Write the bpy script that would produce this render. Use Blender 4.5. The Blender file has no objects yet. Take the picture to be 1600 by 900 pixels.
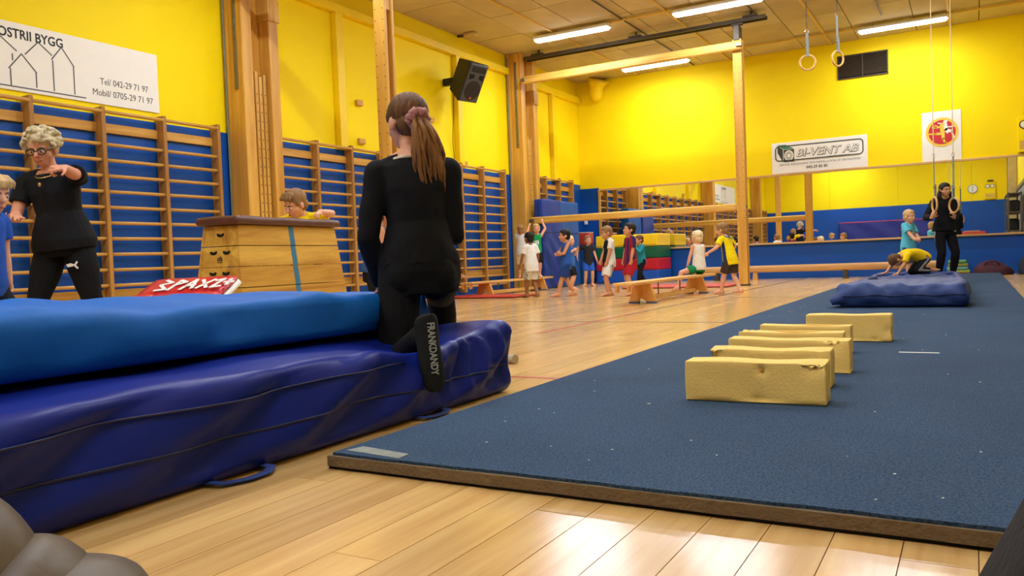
# Gymnastics hall seen from floor level.  Metres; x along the back wall, y into the room along the left wall, z up.
import bpy, bmesh, math, random
import numpy as np
from mathutils import Vector, Matrix, Quaternion, noise

scene = bpy.context.scene
COL = scene.collection
PI = math.pi
rnd = random.Random(7)

# ------------------------------------------------------------------ camera, world, exposure
cam_data = bpy.data.cameras.new('camera')
cam_data.sensor_width = 36.0
cam_data.lens = 36.0 * 1259.738 / 1600.0
cam_data.clip_start = 0.05
cam_data.clip_end = 100
cam = bpy.data.objects.new('camera', cam_data)
COL.objects.link(cam)
cam.matrix_world = Matrix(((0.8676828, 0.0165649, 0.4968423, 0), (0.4956403, 0.0481872, -0.8671901, 0), (-0.0383063, 0.9987010, 0.0336010, 0.57), (0, 0, 0, 1)))
scene.camera = cam

world = bpy.data.worlds.new('world')
scene.world = world
world.use_nodes = True
world.node_tree.nodes['Background'].inputs[0].default_value = (1, 0.9, 0.75, 1)
world.node_tree.nodes['Background'].inputs[1].default_value = 0.0   # closed room: all light comes from its lamps

scene.view_settings.view_transform = 'Standard'
scene.view_settings.look = 'None'
scene.view_settings.gamma = 1.0
scene.view_settings.use_curve_mapping = False
scene.view_settings.exposure = 0.42
LAMP_STRENGTH = 112.0
LAMP_COLOUR = (1.0, 1.09, 1.24)

# room
XL, XR, YB, YR, HC = -7.84, 1.22, 17.0, -2.05, 4.57


# ------------------------------------------------------------------ helpers
def srgb(r, g, b):
    def f(c):
        c /= 255.0
        return c / 12.92 if c <= 0.04045 else ((c + 0.055) / 1.055) ** 2.4
    return (f(r), f(g), f(b), 1.0)


def new_mat(name):
    m = bpy.data.materials.new(name)
    m.use_nodes = True
    return m, m.node_tree.nodes, m.node_tree.links, m.node_tree.nodes['Principled BSDF']


def plain(name, col, rough=0.6, spec=0.4, metal=0.0, var=0.08, vscale=6.0, bump=0.0, bscale=60.0, stretch=(1, 1, 1), coat=0.0, sheen=0.0):
    """A surface with faint mottling and fine relief."""
    m, n, l, p = new_mat(name)
    p.inputs['Roughness'].default_value = rough
    p.inputs['Specular IOR Level'].default_value = spec
    p.inputs['Metallic'].default_value = metal
    if coat:
        p.inputs['Coat Weight'].default_value = coat
        p.inputs['Coat Roughness'].default_value = 0.15
    if sheen:
        p.inputs['Sheen Weight'].default_value = sheen
    tc = n.new('ShaderNodeTexCoord')
    mp = n.new('ShaderNodeMapping')
    mp.inputs['Scale'].default_value = stretch
    l.new(tc.outputs['Object'], mp.inputs['Vector'])
    ns = n.new('ShaderNodeTexNoise')
    ns.inputs['Scale'].default_value = vscale
    ns.inputs['Detail'].default_value = 5
    l.new(mp.outputs[0], ns.inputs['Vector'])
    ramp = n.new('ShaderNodeValToRGB')
    c = col
    ramp.color_ramp.elements[0].position = 0.3
    ramp.color_ramp.elements[1].position = 0.7
    ramp.color_ramp.elements[0].color = (c[0] * (1 - var), c[1] * (1 - var), c[2] * (1 - var), 1)
    ramp.color_ramp.elements[1].color = (min(1, c[0] * (1 + var)), min(1, c[1] * (1 + var)), min(1, c[2] * (1 + var)), 1)
    l.new(ns.outputs['Fac'], ramp.inputs[0])
    l.new(ramp.outputs[0], p.inputs['Base Color'])
    if bump:
        nb = n.new('ShaderNodeTexNoise')
        nb.inputs['Scale'].default_value = bscale
        nb.inputs['Detail'].default_value = 4
        l.new(mp.outputs[0], nb.inputs['Vector'])
        b = n.new('ShaderNodeBump')
        b.inputs['Strength'].default_value = bump
        b.inputs['Distance'].default_value = 0.01
        l.new(nb.outputs['Fac'], b.inputs['Height'])
        l.new(b.outputs[0], p.inputs['Normal'])
    return m


def wood(name, dark, light, axis='z', scale=9.0, rough=0.42, spec=0.4, random_tint=0.0, knots=True):
    """Varnished timber: grain drawn out along one axis."""
    m, n, l, p = new_mat(name)
    p.inputs['Roughness'].default_value = rough
    p.inputs['Specular IOR Level'].default_value = spec
    tc = n.new('ShaderNodeTexCoord')
    mp = n.new('ShaderNodeMapping')
    mp.inputs['Scale'].default_value = {'x': (.07, 1, 1), 'y': (1, .07, 1), 'z': (1, 1, .07)}[axis]
    l.new(tc.outputs['Object'], mp.inputs['Vector'])
    ns = n.new('ShaderNodeTexNoise')
    ns.inputs['Scale'].default_value = scale
    ns.inputs['Detail'].default_value = 8
    ns.inputs['Roughness'].default_value = 0.62
    ns.inputs['Distortion'].default_value = 0.6
    l.new(mp.outputs[0], ns.inputs['Vector'])
    ramp = n.new('ShaderNodeValToRGB')
    ramp.color_ramp.elements[0].position = 0.33
    ramp.color_ramp.elements[1].position = 0.68
    ramp.color_ramp.elements[0].color = dark
    ramp.color_ramp.elements[1].color = light
    l.new(ns.outputs['Fac'], ramp.inputs[0])
    out = ramp.outputs[0]
    fine = n.new('ShaderNodeTexNoise')
    fine.inputs['Scale'].default_value = scale * 9
    fine.inputs['Detail'].default_value = 3
    l.new(mp.outputs[0], fine.inputs['Vector'])
    mx = n.new('ShaderNodeMix')
    mx.data_type = 'RGBA'
    mx.blend_type = 'MULTIPLY'
    mx.inputs[0].default_value = 0.35
    l.new(out, mx.inputs[6])
    l.new(fine.outputs['Color'], mx.inputs[7])
    fr = n.new('ShaderNodeMix')
    fr.data_type = 'RGBA'
    fr.inputs[0].default_value = 0.7
    l.new(mx.outputs[2], fr.inputs[6])
    l.new(out, fr.inputs[7])
    out = fr.outputs[2]
    if random_tint:
        oi = n.new('ShaderNodeObjectInfo')
        hsv = n.new('ShaderNodeHueSaturation')
        mr = n.new('ShaderNodeMapRange')
        mr.inputs[3].default_value = 1 - random_tint
        mr.inputs[4].default_value = 1 + random_tint
        l.new(oi.outputs['Random'], mr.inputs[0])
        l.new(mr.outputs[0], hsv.inputs['Value'])
        l.new(out, hsv.inputs['Color'])
        out = hsv.outputs[0]
    l.new(out, p.inputs['Base Color'])
    b = n.new('ShaderNodeBump')
    b.inputs['Strength'].default_value = 0.12
    b.inputs['Distance'].default_value = 0.004
    l.new(ns.outputs['Fac'], b.inputs['Height'])
    l.new(b.outputs[0], p.inputs['Normal'])
    return m


def emitter(name, col, strength):
    m, n, l, p = new_mat(name)
    p.inputs['Base Color'].default_value = (0.8, 0.8, 0.8, 1)
    p.inputs['Emission Color'].default_value = (*col[:3], 1)
    p.inputs['Emission Strength'].default_value = strength
    return m


class MB:
    """Collects shapes and links them as one mesh object."""
    def __init__(self):
        self.v, self.f = [], []

    def add(self, verts, faces):
        o = len(self.v)
        self.v.extend([tuple(a) for a in verts])
        self.f.extend([tuple(i + o for i in f) for f in faces])
        return self

    def box(self, x0, x1, y0, y1, z0, z1, b=0.0, M=None):
        """A box; with b its twelve edges are chamfered."""
        if x0 > x1: x0, x1 = x1, x0
        if y0 > y1: y0, y1 = y1, y0
        if z0 > z1: z0, z1 = z1, z0
        b = min(b, (x1 - x0) * .49, (y1 - y0) * .49, (z1 - z0) * .49)
        if b <= 0:
            vs = [(x, y, z) for z in (z0, z1) for y in (y0, y1) for x in (x0, x1)]
            fs = [(0, 2, 3, 1), (4, 5, 7, 6), (0, 1, 5, 4), (2, 6, 7, 3), (0, 4, 6, 2), (1, 3, 7, 5)]
        else:
            lo, hi = (x0, y0, z0), (x1, y1, z1)
            vs, idx = [], {}
            for sx in (0, 1):
                for sy in (0, 1):
                    for sz in (0, 1):
                        s = (sx, sy, sz)
                        c = [hi[i] if s[i] else lo[i] for i in range(3)]
                        for a in range(3):
                            q = list(c)
                            for i in range(3):
                                if i != a:
                                    q[i] += -b if s[i] else b
                            idx[(s, a)] = len(vs)
                            vs.append(tuple(q))
            fs = []
            for a in range(3):
                u, w = [i for i in range(3) if i != a]
                for sa in (0, 1):
                    ring = []
                    for su, sw in ((0, 0), (1, 0), (1, 1), (0, 1)):
                        s = [0, 0, 0]; s[a] = sa; s[u] = su; s[w] = sw
                        ring.append(idx[(tuple(s), a)])
                    fs.append(tuple(ring))
            for a in range(3):
                u, w = [i for i in range(3) if i != a]
                for su in (0, 1):
                    for sw in (0, 1):
                        s0 = [0, 0, 0]; s0[u] = su; s0[w] = sw
                        s1 = list(s0); s1[a] = 1
                        fs.append((idx[(tuple(s0), u)], idx[(tuple(s1), u)], idx[(tuple(s1), w)], idx[(tuple(s0), w)]))
            for sx in (0, 1):
                for sy in (0, 1):
                    for sz in (0, 1):
                        fs.append(tuple(idx[((sx, sy, sz), a)] for a in range(3)))
        if M is not None:
            vs = [M @ Vector(q) for q in vs]
        return self.add(vs, fs)

    def loft(self, rings, n=16, cap=True, closed=False):
        """rings: (centre, x axis scaled, y axis scaled)."""
        vs, fs = [], []
        for c, ax, ay in rings:
            for k in range(n):
                t = 2 * PI * k / n
                vs.append(tuple(c[i] + ax[i] * math.cos(t) + ay[i] * math.sin(t) for i in range(3)))
        m = len(rings)
        for i in range(m if closed else m - 1):
            a, b = i * n, ((i + 1) % m) * n
            for k in range(n):
                k2 = (k + 1) % n
                fs.append((a + k, a + k2, b + k2, b + k))
        if cap and not closed:
            fs.append(tuple(reversed(range(n))))
            fs.append(tuple(range((m - 1) * n, m * n)))
        return self.add(vs, fs)

    def tube(self, pts, r, n=10, closed=False, round_ends=False):
        """A round bar along points; r one radius or one per point."""
        pts = [Vector(p) for p in pts]
        rs = list(r) if isinstance(r, (list, tuple)) else [r] * len(pts)
        m = len(pts)
        dirs = []
        for i in range(m):
            a = pts[(i - 1) % m] if (closed or i > 0) else pts[i]
            b = pts[(i + 1) % m] if (closed or i < m - 1) else pts[i]
            d = b - a
            dirs.append(d.normalized() if d.length > 1e-9 else Vector((0, 0, 1)))
        d0 = dirs[0]
        u = d0.cross(Vector((0, 0, 1)))
        if u.length < 0.05: u = d0.cross(Vector((0, 1, 0)))
        u.normalize()
        rings = []
        for i in range(m):
            if i:
                q = dirs[i - 1].rotation_difference(dirs[i])
                u = q @ u
            w = dirs[i].cross(u)
            rings.append((pts[i], u * rs[i], w * rs[i], dirs[i]))
        out = [(c, a, b) for c, a, b, d in rings]
        if round_ends and not closed:
            c, a, b, d = rings[0]; R = rs[0]
            pre = [(c - d * R * math.sin(t), a * math.cos(t), b * math.cos(t)) for t in (1.45, 1.1, 0.75, 0.38)]
            c, a, b, d = rings[-1]; R = rs[-1]
            post = [(c + d * R * math.sin(t), a * math.cos(t), b * math.cos(t)) for t in (0.38, 0.75, 1.1, 1.45)]
            out = pre + out + post
        return self.loft(out, n, True, closed)

    def ell(self, c, ax, ay, az, nu=14, nv=9):
        """Ellipsoid with three scaled axes."""
        c, ax, ay, az = map(Vector, (c, ax, ay, az))
        rings = []
        for i in range(nv):
            t = -PI / 2 + PI * (i + .5) / nv
            rings.append((c + az * math.sin(t), ax * math.cos(t), ay * math.cos(t)))
        return self.loft(rings, nu)

    def prism(self, poly, d, M=None):
        """Flat outline in x, y given thickness d along z."""
        k = len(poly)
        vs = [(x, y, 0) for x, y in poly] + [(x, y, d) for x, y in poly]
        fs = [tuple(reversed(range(k))), tuple(range(k, 2 * k))] + [(i, (i + 1) % k, k + (i + 1) % k, k + i) for i in range(k)]
        if M is not None: vs = [M @ Vector(q) for q in vs]
        return self.add(vs, fs)

    def mesh(self, name, smooth=False, fix=True):
        me = bpy.data.meshes.new(name)
        me.from_pydata(self.v, [], self.f)
        if fix:
            bm = bmesh.new(); bm.from_mesh(me)
            bmesh.ops.recalc_face_normals(bm, faces=bm.faces)
            bm.to_mesh(me); bm.free()
        if smooth:
            me.polygons.foreach_set('use_smooth', [True] * len(me.polygons))
        return me

    def build(self, name, mat, parent=None, smooth=False, loc=None):
        me = self.mesh(name, smooth)
        me.materials.append(mat)
        o = bpy.data.objects.new(name, me)
        COL.objects.link(o)
        if parent is not None: o.parent = parent
        if loc is not None: o.location = loc
        return o


def smooth_angle(o, deg=40):
    me = o.data
    me.polygons.foreach_set('use_smooth', [True] * len(me.polygons))
    me.set_sharp_from_angle(angle=math.radians(deg))
    return o


def tag(o, label=None, cat=None, group=None, kind=None):
    if label: o['label'] = label
    if cat: o['category'] = cat
    if group: o['group'] = group
    if kind: o['kind'] = kind
    return o


def thing(name, label, cat, loc=(0, 0, 0), rz=0.0, group=None):
    o = bpy.data.objects.new(name, None)
    o.empty_display_size = 0.1
    COL.objects.link(o)
    o.location = loc
    o.rotation_euler = (0, 0, rz)
    return tag(o, label, cat, group)


def share(o, name=None, parent=None, loc=None):
    """Another piece with the same mesh data."""
    c = o.copy()
    COL.objects.link(c)
    if parent is not None: c.parent = parent
    if loc is not None: c.location = loc
    return c


def copy_thing(o, loc, rz, label):
    c = o.copy(); COL.objects.link(c)
    c.location = loc; c.rotation_euler = (0, 0, rz); c['label'] = label
    for ch in list(o.children):
        d = ch.copy(); COL.objects.link(d); d.parent = c
        for g in list(ch.children):
            e = g.copy(); COL.objects.link(e); e.parent = d
    return c


def text_mesh(txt, size, shear=0.0, space=1.0, bold=0.0, align='LEFT'):
    cu = bpy.data.curves.new('lettering', 'FONT')
    cu.body = txt
    cu.size = size
    cu.shear = shear
    cu.space_character = space
    cu.offset = bold
    cu.align_x = align
    cu.extrude = 0.0012
    cu.resolution_u = 3
    o = bpy.data.objects.new('lettering', cu)
    COL.objects.link(o)
    dg = bpy.context.evaluated_depsgraph_get()
    me = bpy.data.meshes.new_from_object(o.evaluated_get(dg))
    bpy.data.objects.remove(o)
    bpy.data.curves.remove(cu)
    return me


def lettering(txt, size, mat, parent, origin, ux, uy, shear=0.0, space=1.0, bold=0.0, align='LEFT', width=None, name='lettering'):
    """Lettering on a flat surface: origin, direction of writing, direction up (in the parent's space)."""
    me = text_mesh(txt, size, shear, space, bold, align)
    ux, uy = Vector(ux).normalized(), Vector(uy).normalized()
    uz = ux.cross(uy)
    co = np.empty(len(me.vertices) * 3)
    me.vertices.foreach_get('co', co)
    co = co.reshape(-1, 3)
    if width:
        w = co[:, 0].max() - co[:, 0].min()
        co[:, 0] *= width / w
    A = np.array([ux, uy, uz])
    w = co @ A + np.array(origin)
    me.vertices.foreach_set('co', w.ravel())
    me.materials.clear(); me.materials.append(mat)
    me.update()
    o = bpy.data.objects.new(name, me)
    COL.objects.link(o)
    o.parent = parent
    o['kind'] = 'stuff'
    return o


def stroke(mb, pts, w, org, ux, uy, t=0.0015):
    """A drawn line of width w on a flat surface."""
    org, ux, uy = Vector(org), Vector(ux).normalized(), Vector(uy).normalized()
    un = ux.cross(uy)
    for q_, ((ax, ay), (bx, by)) in enumerate(zip(pts[:-1], pts[1:])):
        org_ = org + un * (.0003 * q_)
        d = Vector((bx - ax, by - ay)); L = d.length; d /= L
        q = Vector((-d.y, d.x)) * (w / 2)
        e = d * (w * .3)
        c = [Vector((ax, ay)) + q - e, Vector((ax, ay)) - q - e, Vector((bx, by)) - q + e, Vector((bx, by)) + q + e]
        M = Matrix.Identity(4)
        for i in range(3):
            M[i][0], M[i][1], M[i][2], M[i][3] = ux[i], uy[i], un[i], org_[i]
        mb.prism([(p.x, p.y) for p in c], t, M)


def frame_matrix(org, ux, uy):
    ux, uy = Vector(ux).normalized(), Vector(uy).normalized()
    un = ux.cross(uy)
    M = Matrix.Identity(4)
    for i in range(3):
        M[i][0], M[i][1], M[i][2], M[i][3] = ux[i], uy[i], un[i], org[i]
    return M

# ------------------------------------------------------------------ materials
M_YELLOW = plain('yellow_wall_paint', srgb(253, 224, 0), rough=0.62, spec=0.22, var=0.03, vscale=1.3, bump=0.05, bscale=40)
M_YTRIM = plain('yellow_trim_paint', srgb(248, 214, 16), rough=0.42, var=0.04, vscale=3)
M_BLUE = plain('blue_wall_paint', srgb(6, 76, 162), rough=0.45, spec=0.35, var=0.08, vscale=2.0, bump=0.08, bscale=25)
M_WOOD_X = wood('pine_along_x', srgb(196, 140, 50), srgb(234, 188, 92), 'x')
M_WOOD_Y = wood('pine_along_y', srgb(190, 132, 48), srgb(228, 178, 88), 'y')
M_WOOD_Z = wood('pine_along_z', srgb(188, 130, 44), srgb(226, 176, 80), 'z')
M_GLULAM = wood('glued_pine_column', srgb(192, 132, 42), srgb(232, 180, 80), 'z', scale=7)
M_BAR = wood('wall_bar_timber', srgb(192, 138, 60), srgb(228, 180, 98), 'y', scale=12, rough=0.35)
M_BARPOST = wood('wall_bar_post_timber', srgb(158, 106, 42), srgb(200, 146, 70), 'z', scale=10, rough=0.4)
M_BOX = wood('vaulting_box_plywood', srgb(176, 116, 34), srgb(238, 192, 84), 'y', scale=8, rough=0.4)
M_CEIL = plain('ceiling_board', srgb(206, 178, 128), rough=0.85, spec=0.2, var=0.10, vscale=1.6, bump=0.1, bscale=30)
M_CEILB = plain('ceiling_void', srgb(70, 56, 36), rough=0.9)
M_BATTEN = plain('ceiling_batten', srgb(220, 180, 84), rough=0.6, var=0.08)
M_STEEL = plain('dull_steel', srgb(120, 112, 98), rough=0.4, metal=0.7, var=0.12, vscale=20)
M_DSTEEL = plain('dark_steel', srgb(80, 70, 58), rough=0.5, metal=0.5, var=0.12, vscale=20)
M_CHROME = plain('bright_steel', srgb(190, 188, 182), rough=0.25, metal=0.9, var=0.05)
M_WHITE = plain('white_enamel', srgb(232, 228, 218), rough=0.35, var=0.03)
M_SIGN = plain('white_sign_board', srgb(240, 236, 226), rough=0.5, var=0.02)
M_INK = plain('black_print', srgb(34, 34, 36), rough=0.6, var=0.05)
M_GREYINK = plain('grey_print', srgb(84, 86, 88), rough=0.6, var=0.05)
M_BLACK = plain('black_plastic', srgb(30, 29, 29), rough=0.5, var=0.1, vscale=40, bump=0.1, bscale=200)
M_DARKHOLE = plain('dark_opening', srgb(16, 12, 9), rough=0.9)
M_LAMP = emitter('lamp_diffuser', LAMP_COLOUR, LAMP_STRENGTH)
M_LAMPS = emitter('lamp_diffuser_side', LAMP_COLOUR, LAMP_STRENGTH * .07)

# floor boards: brick pattern for the part too far off to tell boards apart, own tint for each board nearby
def floor_material(name, boards):
    m, n, l, p = new_mat(name)
    p.inputs['Specular IOR Level'].default_value = 0.5
    p.inputs['Coat Weight'].default_value = 0.4
    p.inputs['Coat Roughness'].default_value = 0.17
    tc = n.new('ShaderNodeTexCoord')
    oi = n.new('ShaderNodeObjectInfo')
    src = tc.outputs['Object']
    if boards:
        sc = n.new('ShaderNodeVectorMath'); sc.operation = 'SCALE'
        sc.inputs[0].default_value = (17.3, 31.1, 5.0)
        l.new(oi.outputs['Random'], sc.inputs['Scale'])
        ad = n.new('ShaderNodeVectorMath'); ad.operation = 'ADD'
        l.new(src, ad.inputs[0]); l.new(sc.outputs[0], ad.inputs[1])
        src = ad.outputs[0]
    mp = n.new('ShaderNodeMapping')
    mp.inputs['Scale'].default_value = (1, .06, 1)
    l.new(src, mp.inputs['Vector'])
    g = n.new('ShaderNodeTexNoise')
    g.inputs['Scale'].default_value = 26
    g.inputs['Detail'].default_value = 7
    g.inputs['Roughness'].default_value = 0.6
    l.new(mp.outputs[0], g.inputs['Vector'])
    # narrow staves inside each board
    st = n.new('ShaderNodeTexNoise')
    st.inputs['Scale'].default_value = 1.0
    mp2 = n.new('ShaderNodeMapping')
    mp2.inputs['Scale'].default_value = (24, 1.4, 1)
    l.new(src, mp2.inputs['Vector'])
    l.new(mp2.outputs[0], st.inputs['Vector'])
    add = n.new('ShaderNodeMath'); add.operation = 'MULTIPLY_ADD'
    add.inputs[1].default_value = 0.55
    l.new(g.outputs['Fac'], add.inputs[0])
    sm = n.new('ShaderNodeMath'); sm.operation = 'MULTIPLY'; sm.inputs[1].default_value = 0.45
    l.new(st.outputs['Fac'], sm.inputs[0])
    l.new(sm.outputs[0], add.inputs[2])
    ramp = n.new('ShaderNodeValToRGB')
    ramp.color_ramp.elements[0].position = 0.3
    ramp.color_ramp.elements[1].position = 0.7
    ramp.color_ramp.elements[0].color = srgb(208, 158, 90) if boards else srgb(220, 174, 104)
    ramp.color_ramp.elements[1].color = srgb(240, 198, 128)
    l.new(add.outputs[0], ramp.inputs[0])
    hsv = n.new('ShaderNodeHueSaturation')
    mr = n.new('ShaderNodeMapRange'); mr.inputs[3].default_value = 0.86; mr.inputs[4].default_value = 1.1
    out = ramp.outputs[0]
    if boards:
        l.new(oi.outputs['Random'], mr.inputs[0])
        l.new(mr.outputs[0], hsv.inputs['Value']); l.new(out, hsv.inputs['Color'])
        out = hsv.outputs[0]
    else:
        br = n.new('ShaderNodeTexBrick')
        br.offset = 0.37
        br.inputs['Color1'].default_value = (.86, .86, .86, 1)
        br.inputs['Color2'].default_value = (1.08, 1.08, 1.08, 1)
        br.inputs['Mortar'].default_value = (.8, .78, .75, 1)
        br.inputs['Scale'].default_value = 1.0
        br.inputs['Mortar Size'].default_value = 0.0012
        br.inputs['Brick Width'].default_value = 2.35
        br.inputs['Row Height'].default_value = 0.125
        rot = n.new('ShaderNodeMapping'); rot.inputs['Rotation'].default_value = (0, 0, PI / 2)
        l.new(tc.outputs['Object'], rot.inputs['Vector'])
        l.new(rot.outputs[0], br.inputs['Vector'])
        mx = n.new('ShaderNodeMix'); mx.data_type = 'RGBA'; mx.blend_type = 'MULTIPLY'; mx.inputs[0].default_value = 1
        l.new(out, mx.inputs[6]); l.new(br.outputs['Color'], mx.inputs[7])
        out = mx.outputs[2]
    l.new(out, p.inputs['Base Color'])
    sc2 = n.new('ShaderNodeTexNoise'); sc2.inputs['Scale'].default_value = 2.2; sc2.inputs['Detail'].default_value = 6
    l.new(tc.outputs['Object'], sc2.inputs['Vector'])
    rr = n.new('ShaderNodeMapRange'); rr.inputs[3].default_value = 0.16; rr.inputs[4].default_value = 0.28
    l.new(sc2.outputs['Fac'], rr.inputs[0])
    l.new(rr.outputs[0], p.inputs['Roughness'])
    b = n.new('ShaderNodeBump'); b.inputs['Strength'].default_value = 0.06 if boards else 0.0; b.inputs['Distance'].default_value = 0.003
    l.new(g.outputs['Fac'], b.inputs['Height'])
    l.new(b.outputs[0], p.inputs['Normal'])
    return m

M_FLOOR = floor_material('varnished_floor', False)
M_BOARD = floor_material('varnished_floor_board', True)
M_FGAP = plain('floor_joint', srgb(112, 74, 38), rough=0.8)

# mirror glass
M_MIRROR, _n, _l, _p = new_mat('mirror_glass')
_p.inputs['Base Color'].default_value = (0.86, 0.88, 0.86, 1)
_p.inputs['Metallic'].default_value = 1.0
_p.inputs['Roughness'].default_value = 0.012


# ------------------------------------------------------------------ the room
PX0, PX1, PY0, PY1 = -5.375, 1.25, 0.5, 9.9      # area whose boards are built one by one
fl = MB()
fl.box(XL - .2, XR + .2, PY1, YB + .2, -.2, 0)
fl.box(XL - .2, PX0, YR - .2, PY1, -.2, 0)
fl.box(PX0, XR + .2, YR - .2, PY0, -.2, 0)
fl.box(PX0, XR + .2, PY0, PY1, -.2, -.008)
floor = tag(fl.build('floor', M_FLOOR), kind='structure')
bed = MB().box(PX0, XR, PY0, PY1, -.008, -.007).build('subfloor', M_FGAP, floor)
plank_meshes = {}
def plank(x0, y0, y1):
    L = round(y1 - y0, 3)
    if L not in plank_meshes:
        me = MB().box(.0010, .1240, .0009, L - .0009, -.02, 0).mesh('plank')
        me.materials.append(M_BOARD)
        plank_meshes[L] = me
    o = bpy.data.objects.new('plank', plank_meshes[L])
    COL.objects.link(o)
    o.location = (x0, y0, 0); o.parent = floor
offs = [0.0, 0.9, 1.7, 0.5, 1.3, 2.0]
for i in range(int(round((PX1 - PX0) / .125))):
    x = PX0 + i * .125
    ys = [PY0] + [y for y in [PY0 + offs[(i * 5 + 1) % 6] + .2 + k * 2.35 for k in range(5)] if PY0 + .15 < y < PY1 - .1] + [PY1]
    for a, b in zip(ys[:-1], ys[1:]):
        hid_carpet = x > -1.56 and x < .28 and a > 1.76
        hid_mat = x < -1.9 and b < 2.9
        if not (hid_carpet or hid_mat):
            plank(x, a, b)
# court lines taped and painted on the boards
M_RED_LINE = plain('red_court_line', srgb(176, 60, 40), rough=0.4)
M_DARK_LINE = plain('dark_court_line', srgb(70, 44, 34), rough=0.4)
def court_line(x0, x1, y0, y1, m):
    MB().box(x0, x1, y0, y1, 0, .0012).build('court_line', m, floor)
court_line(-2.95, -2.915, 5.5, 7.3, M_RED_LINE)
court_line(-2.95, -2.915, 7.3, 16.4, M_DARK_LINE)
court_line(-2.25, -1.63, 3.41, 3.445, M_RED_LINE)
court_line(-7.2, -1.63, 6.56, 6.59, M_DARK_LINE)
court_line(-7.2, -1.63, 10.2, 10.24, M_DARK_LINE)

# ceiling boards
ce = MB().box(XL - .2, XR + .2, YR - .2, YB + .2, HC + .03, HC + .25)
ceiling = tag(ce.build('ceiling', M_CEILB), kind='structure')
pw, pl = 1.0, 1.09
M_CEILP = []
for k, c in enumerate([(204, 184, 142), (198, 177, 134), (209, 190, 148), (194, 172, 128)]):
    M_CEILP.append(plain('ceiling_board_%s' % 'abcd'[k], srgb(*c), rough=0.85, spec=0.2, var=0.10, vscale=1.6, bump=0.1, bscale=30))
cme = [None] * 4
for k in range(4):
    cme[k] = MB().box(.006, pw - .006, .006, pl - .006, 0, .03, .004).mesh('ceiling_panel')
    cme[k].materials.append(M_CEILP[k])
ny = int((YB - YR) / pl) + 1
for i in range(10):
    for j in range(ny):
        x, y = XL + i * pw, YB - (j + 1) * pl
        if x > XR: continue
        o = bpy.data.objects.new('ceiling_panel', cme[rnd.choice([0, 0, 1, 2, 2, 3])])
        COL.objects.link(o)
        o.location = (x, y, HC + rnd.uniform(-.004, .004))
        o.parent = ceiling
for x in (-6.33, -4.3, -2.33, -.3):
    MB().box(x - .02, x + .02, YR, YB, HC - .03, HC - .004, .004).build('batten', M_BATTEN, ceiling)
for y in (16.0, 12.86, 9.7, 6.5, 3.3, .1):
    MB().box(XL + 1.2, XR, y - .018, y + .018, HC - .05, HC - .02, .004).build('batten', M_BATTEN, ceiling)
for x, y0, y1 in ((-5.05, 11.6, 16.9), (-3.1, 10, 14.2), (-1.3, 12.9, 15.4)):
    MB().tube([(x, y0, HC - .02), (x, y1, HC - .02)], .012, 6).build('conduit', M_DSTEEL, ceiling)

# left wall
BLUE_TOP = 2.25
wl = MB().box(XL - .2, XL, YR - .2, YB + .2, 0, HC + .1)
wall_left = tag(wl.build('wall_left', M_YELLOW), kind='structure')
MB().box(XL, XL + .012, YR, YB, 0, BLUE_TOP).build('blue_panel', M_BLUE, wall_left)
tag(MB().box(XL, XL + .10, YR, 6.82, 4.18, 4.30, .006).build('trim_1', M_YTRIM), kind='structure')
tag(MB().box(XL, XL + .10, 7.48, 13.72, 4.18, 4.30, .006).build('trim_2', M_YTRIM), kind='structure')
tag(MB().box(XL, XL + .10, 14.35, YB, 4.10, 4.24, .006).build('trim_3', M_YTRIM), kind='structure')
k = 4
for y, z1 in ((8.81, 4.18), (11.87, 4.18), (15.55, 4.10)):
    tag(MB().box(XL, XL + .10, y, y + .15, BLUE_TOP, z1, .006).build('trim_%d' % k, M_YTRIM), kind='structure')
    k += 1
for j, (y, z, sy) in enumerate(((9.25, 2.98, .14), (9.27, 2.42, .14), (11.07, 2.97, .14), (12.05, 2.33, .14))):
    lab = ['upper wooden block on the yellow wall left of the tall post', 'lower wooden block on the yellow wall left of the tall post',
           'wooden block on the yellow wall right of the kneeling girl\'s head', 'small wooden block on the wall below the loudspeaker cable'][j]
    tag(MB().box(XL, XL + .05, y, y + sy, z - .04, z + .04, .006).build('wall_block', M_WOOD_Y), lab, 'wall block', 'wooden blocks on the yellow wall')

# back wall with its long mirror
wb = MB().box(XL - .2, XR + .2, YB, YB + .2, 0, HC + .1)
wall_back = tag(wb.build('wall_back', M_YELLOW), kind='structure')
b1 = MB()
b1.box(XL, XR, YB - .012, YB, 0, .70)
b1.box(XL, -7.36, YB - .012, YB, .70, 2.15)
b1.build('blue_panel', M_BLUE, wall_back)
mirror = thing('wall_mirror', 'long wood-framed mirror across the back wall above the blue dado', 'mirror', (XL, YB, 0))
M_LEDGE = wood('mirror_ledge_wood', srgb(190, 140, 80), srgb(226, 184, 122), 'x')
px0, px1, npane = .52, XR - XL, 7
for i in range(npane):
    a = px0 + (px1 - px0) * i / npane; b = px0 + (px1 - px0) * (i + 1) / npane
    MB().box(a + .001, b - .001, -.022, -.014, .735, 2.075).build('mirror_pane', M_MIRROR, mirror)
MB().box(px0 - .05, px1, -.05, 0, 2.075, 2.115, .004).build('frame_rail', M_LEDGE, mirror)
MB().box(px0 - .05, px1, -.075, 0, .70, .735, .004).build('frame_rail', M_LEDGE, mirror)
MB().box(px0 - .05, px0, -.05, 0, .735, 2.075, .004).build('frame_stile', M_WOOD_Z, mirror)

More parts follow.
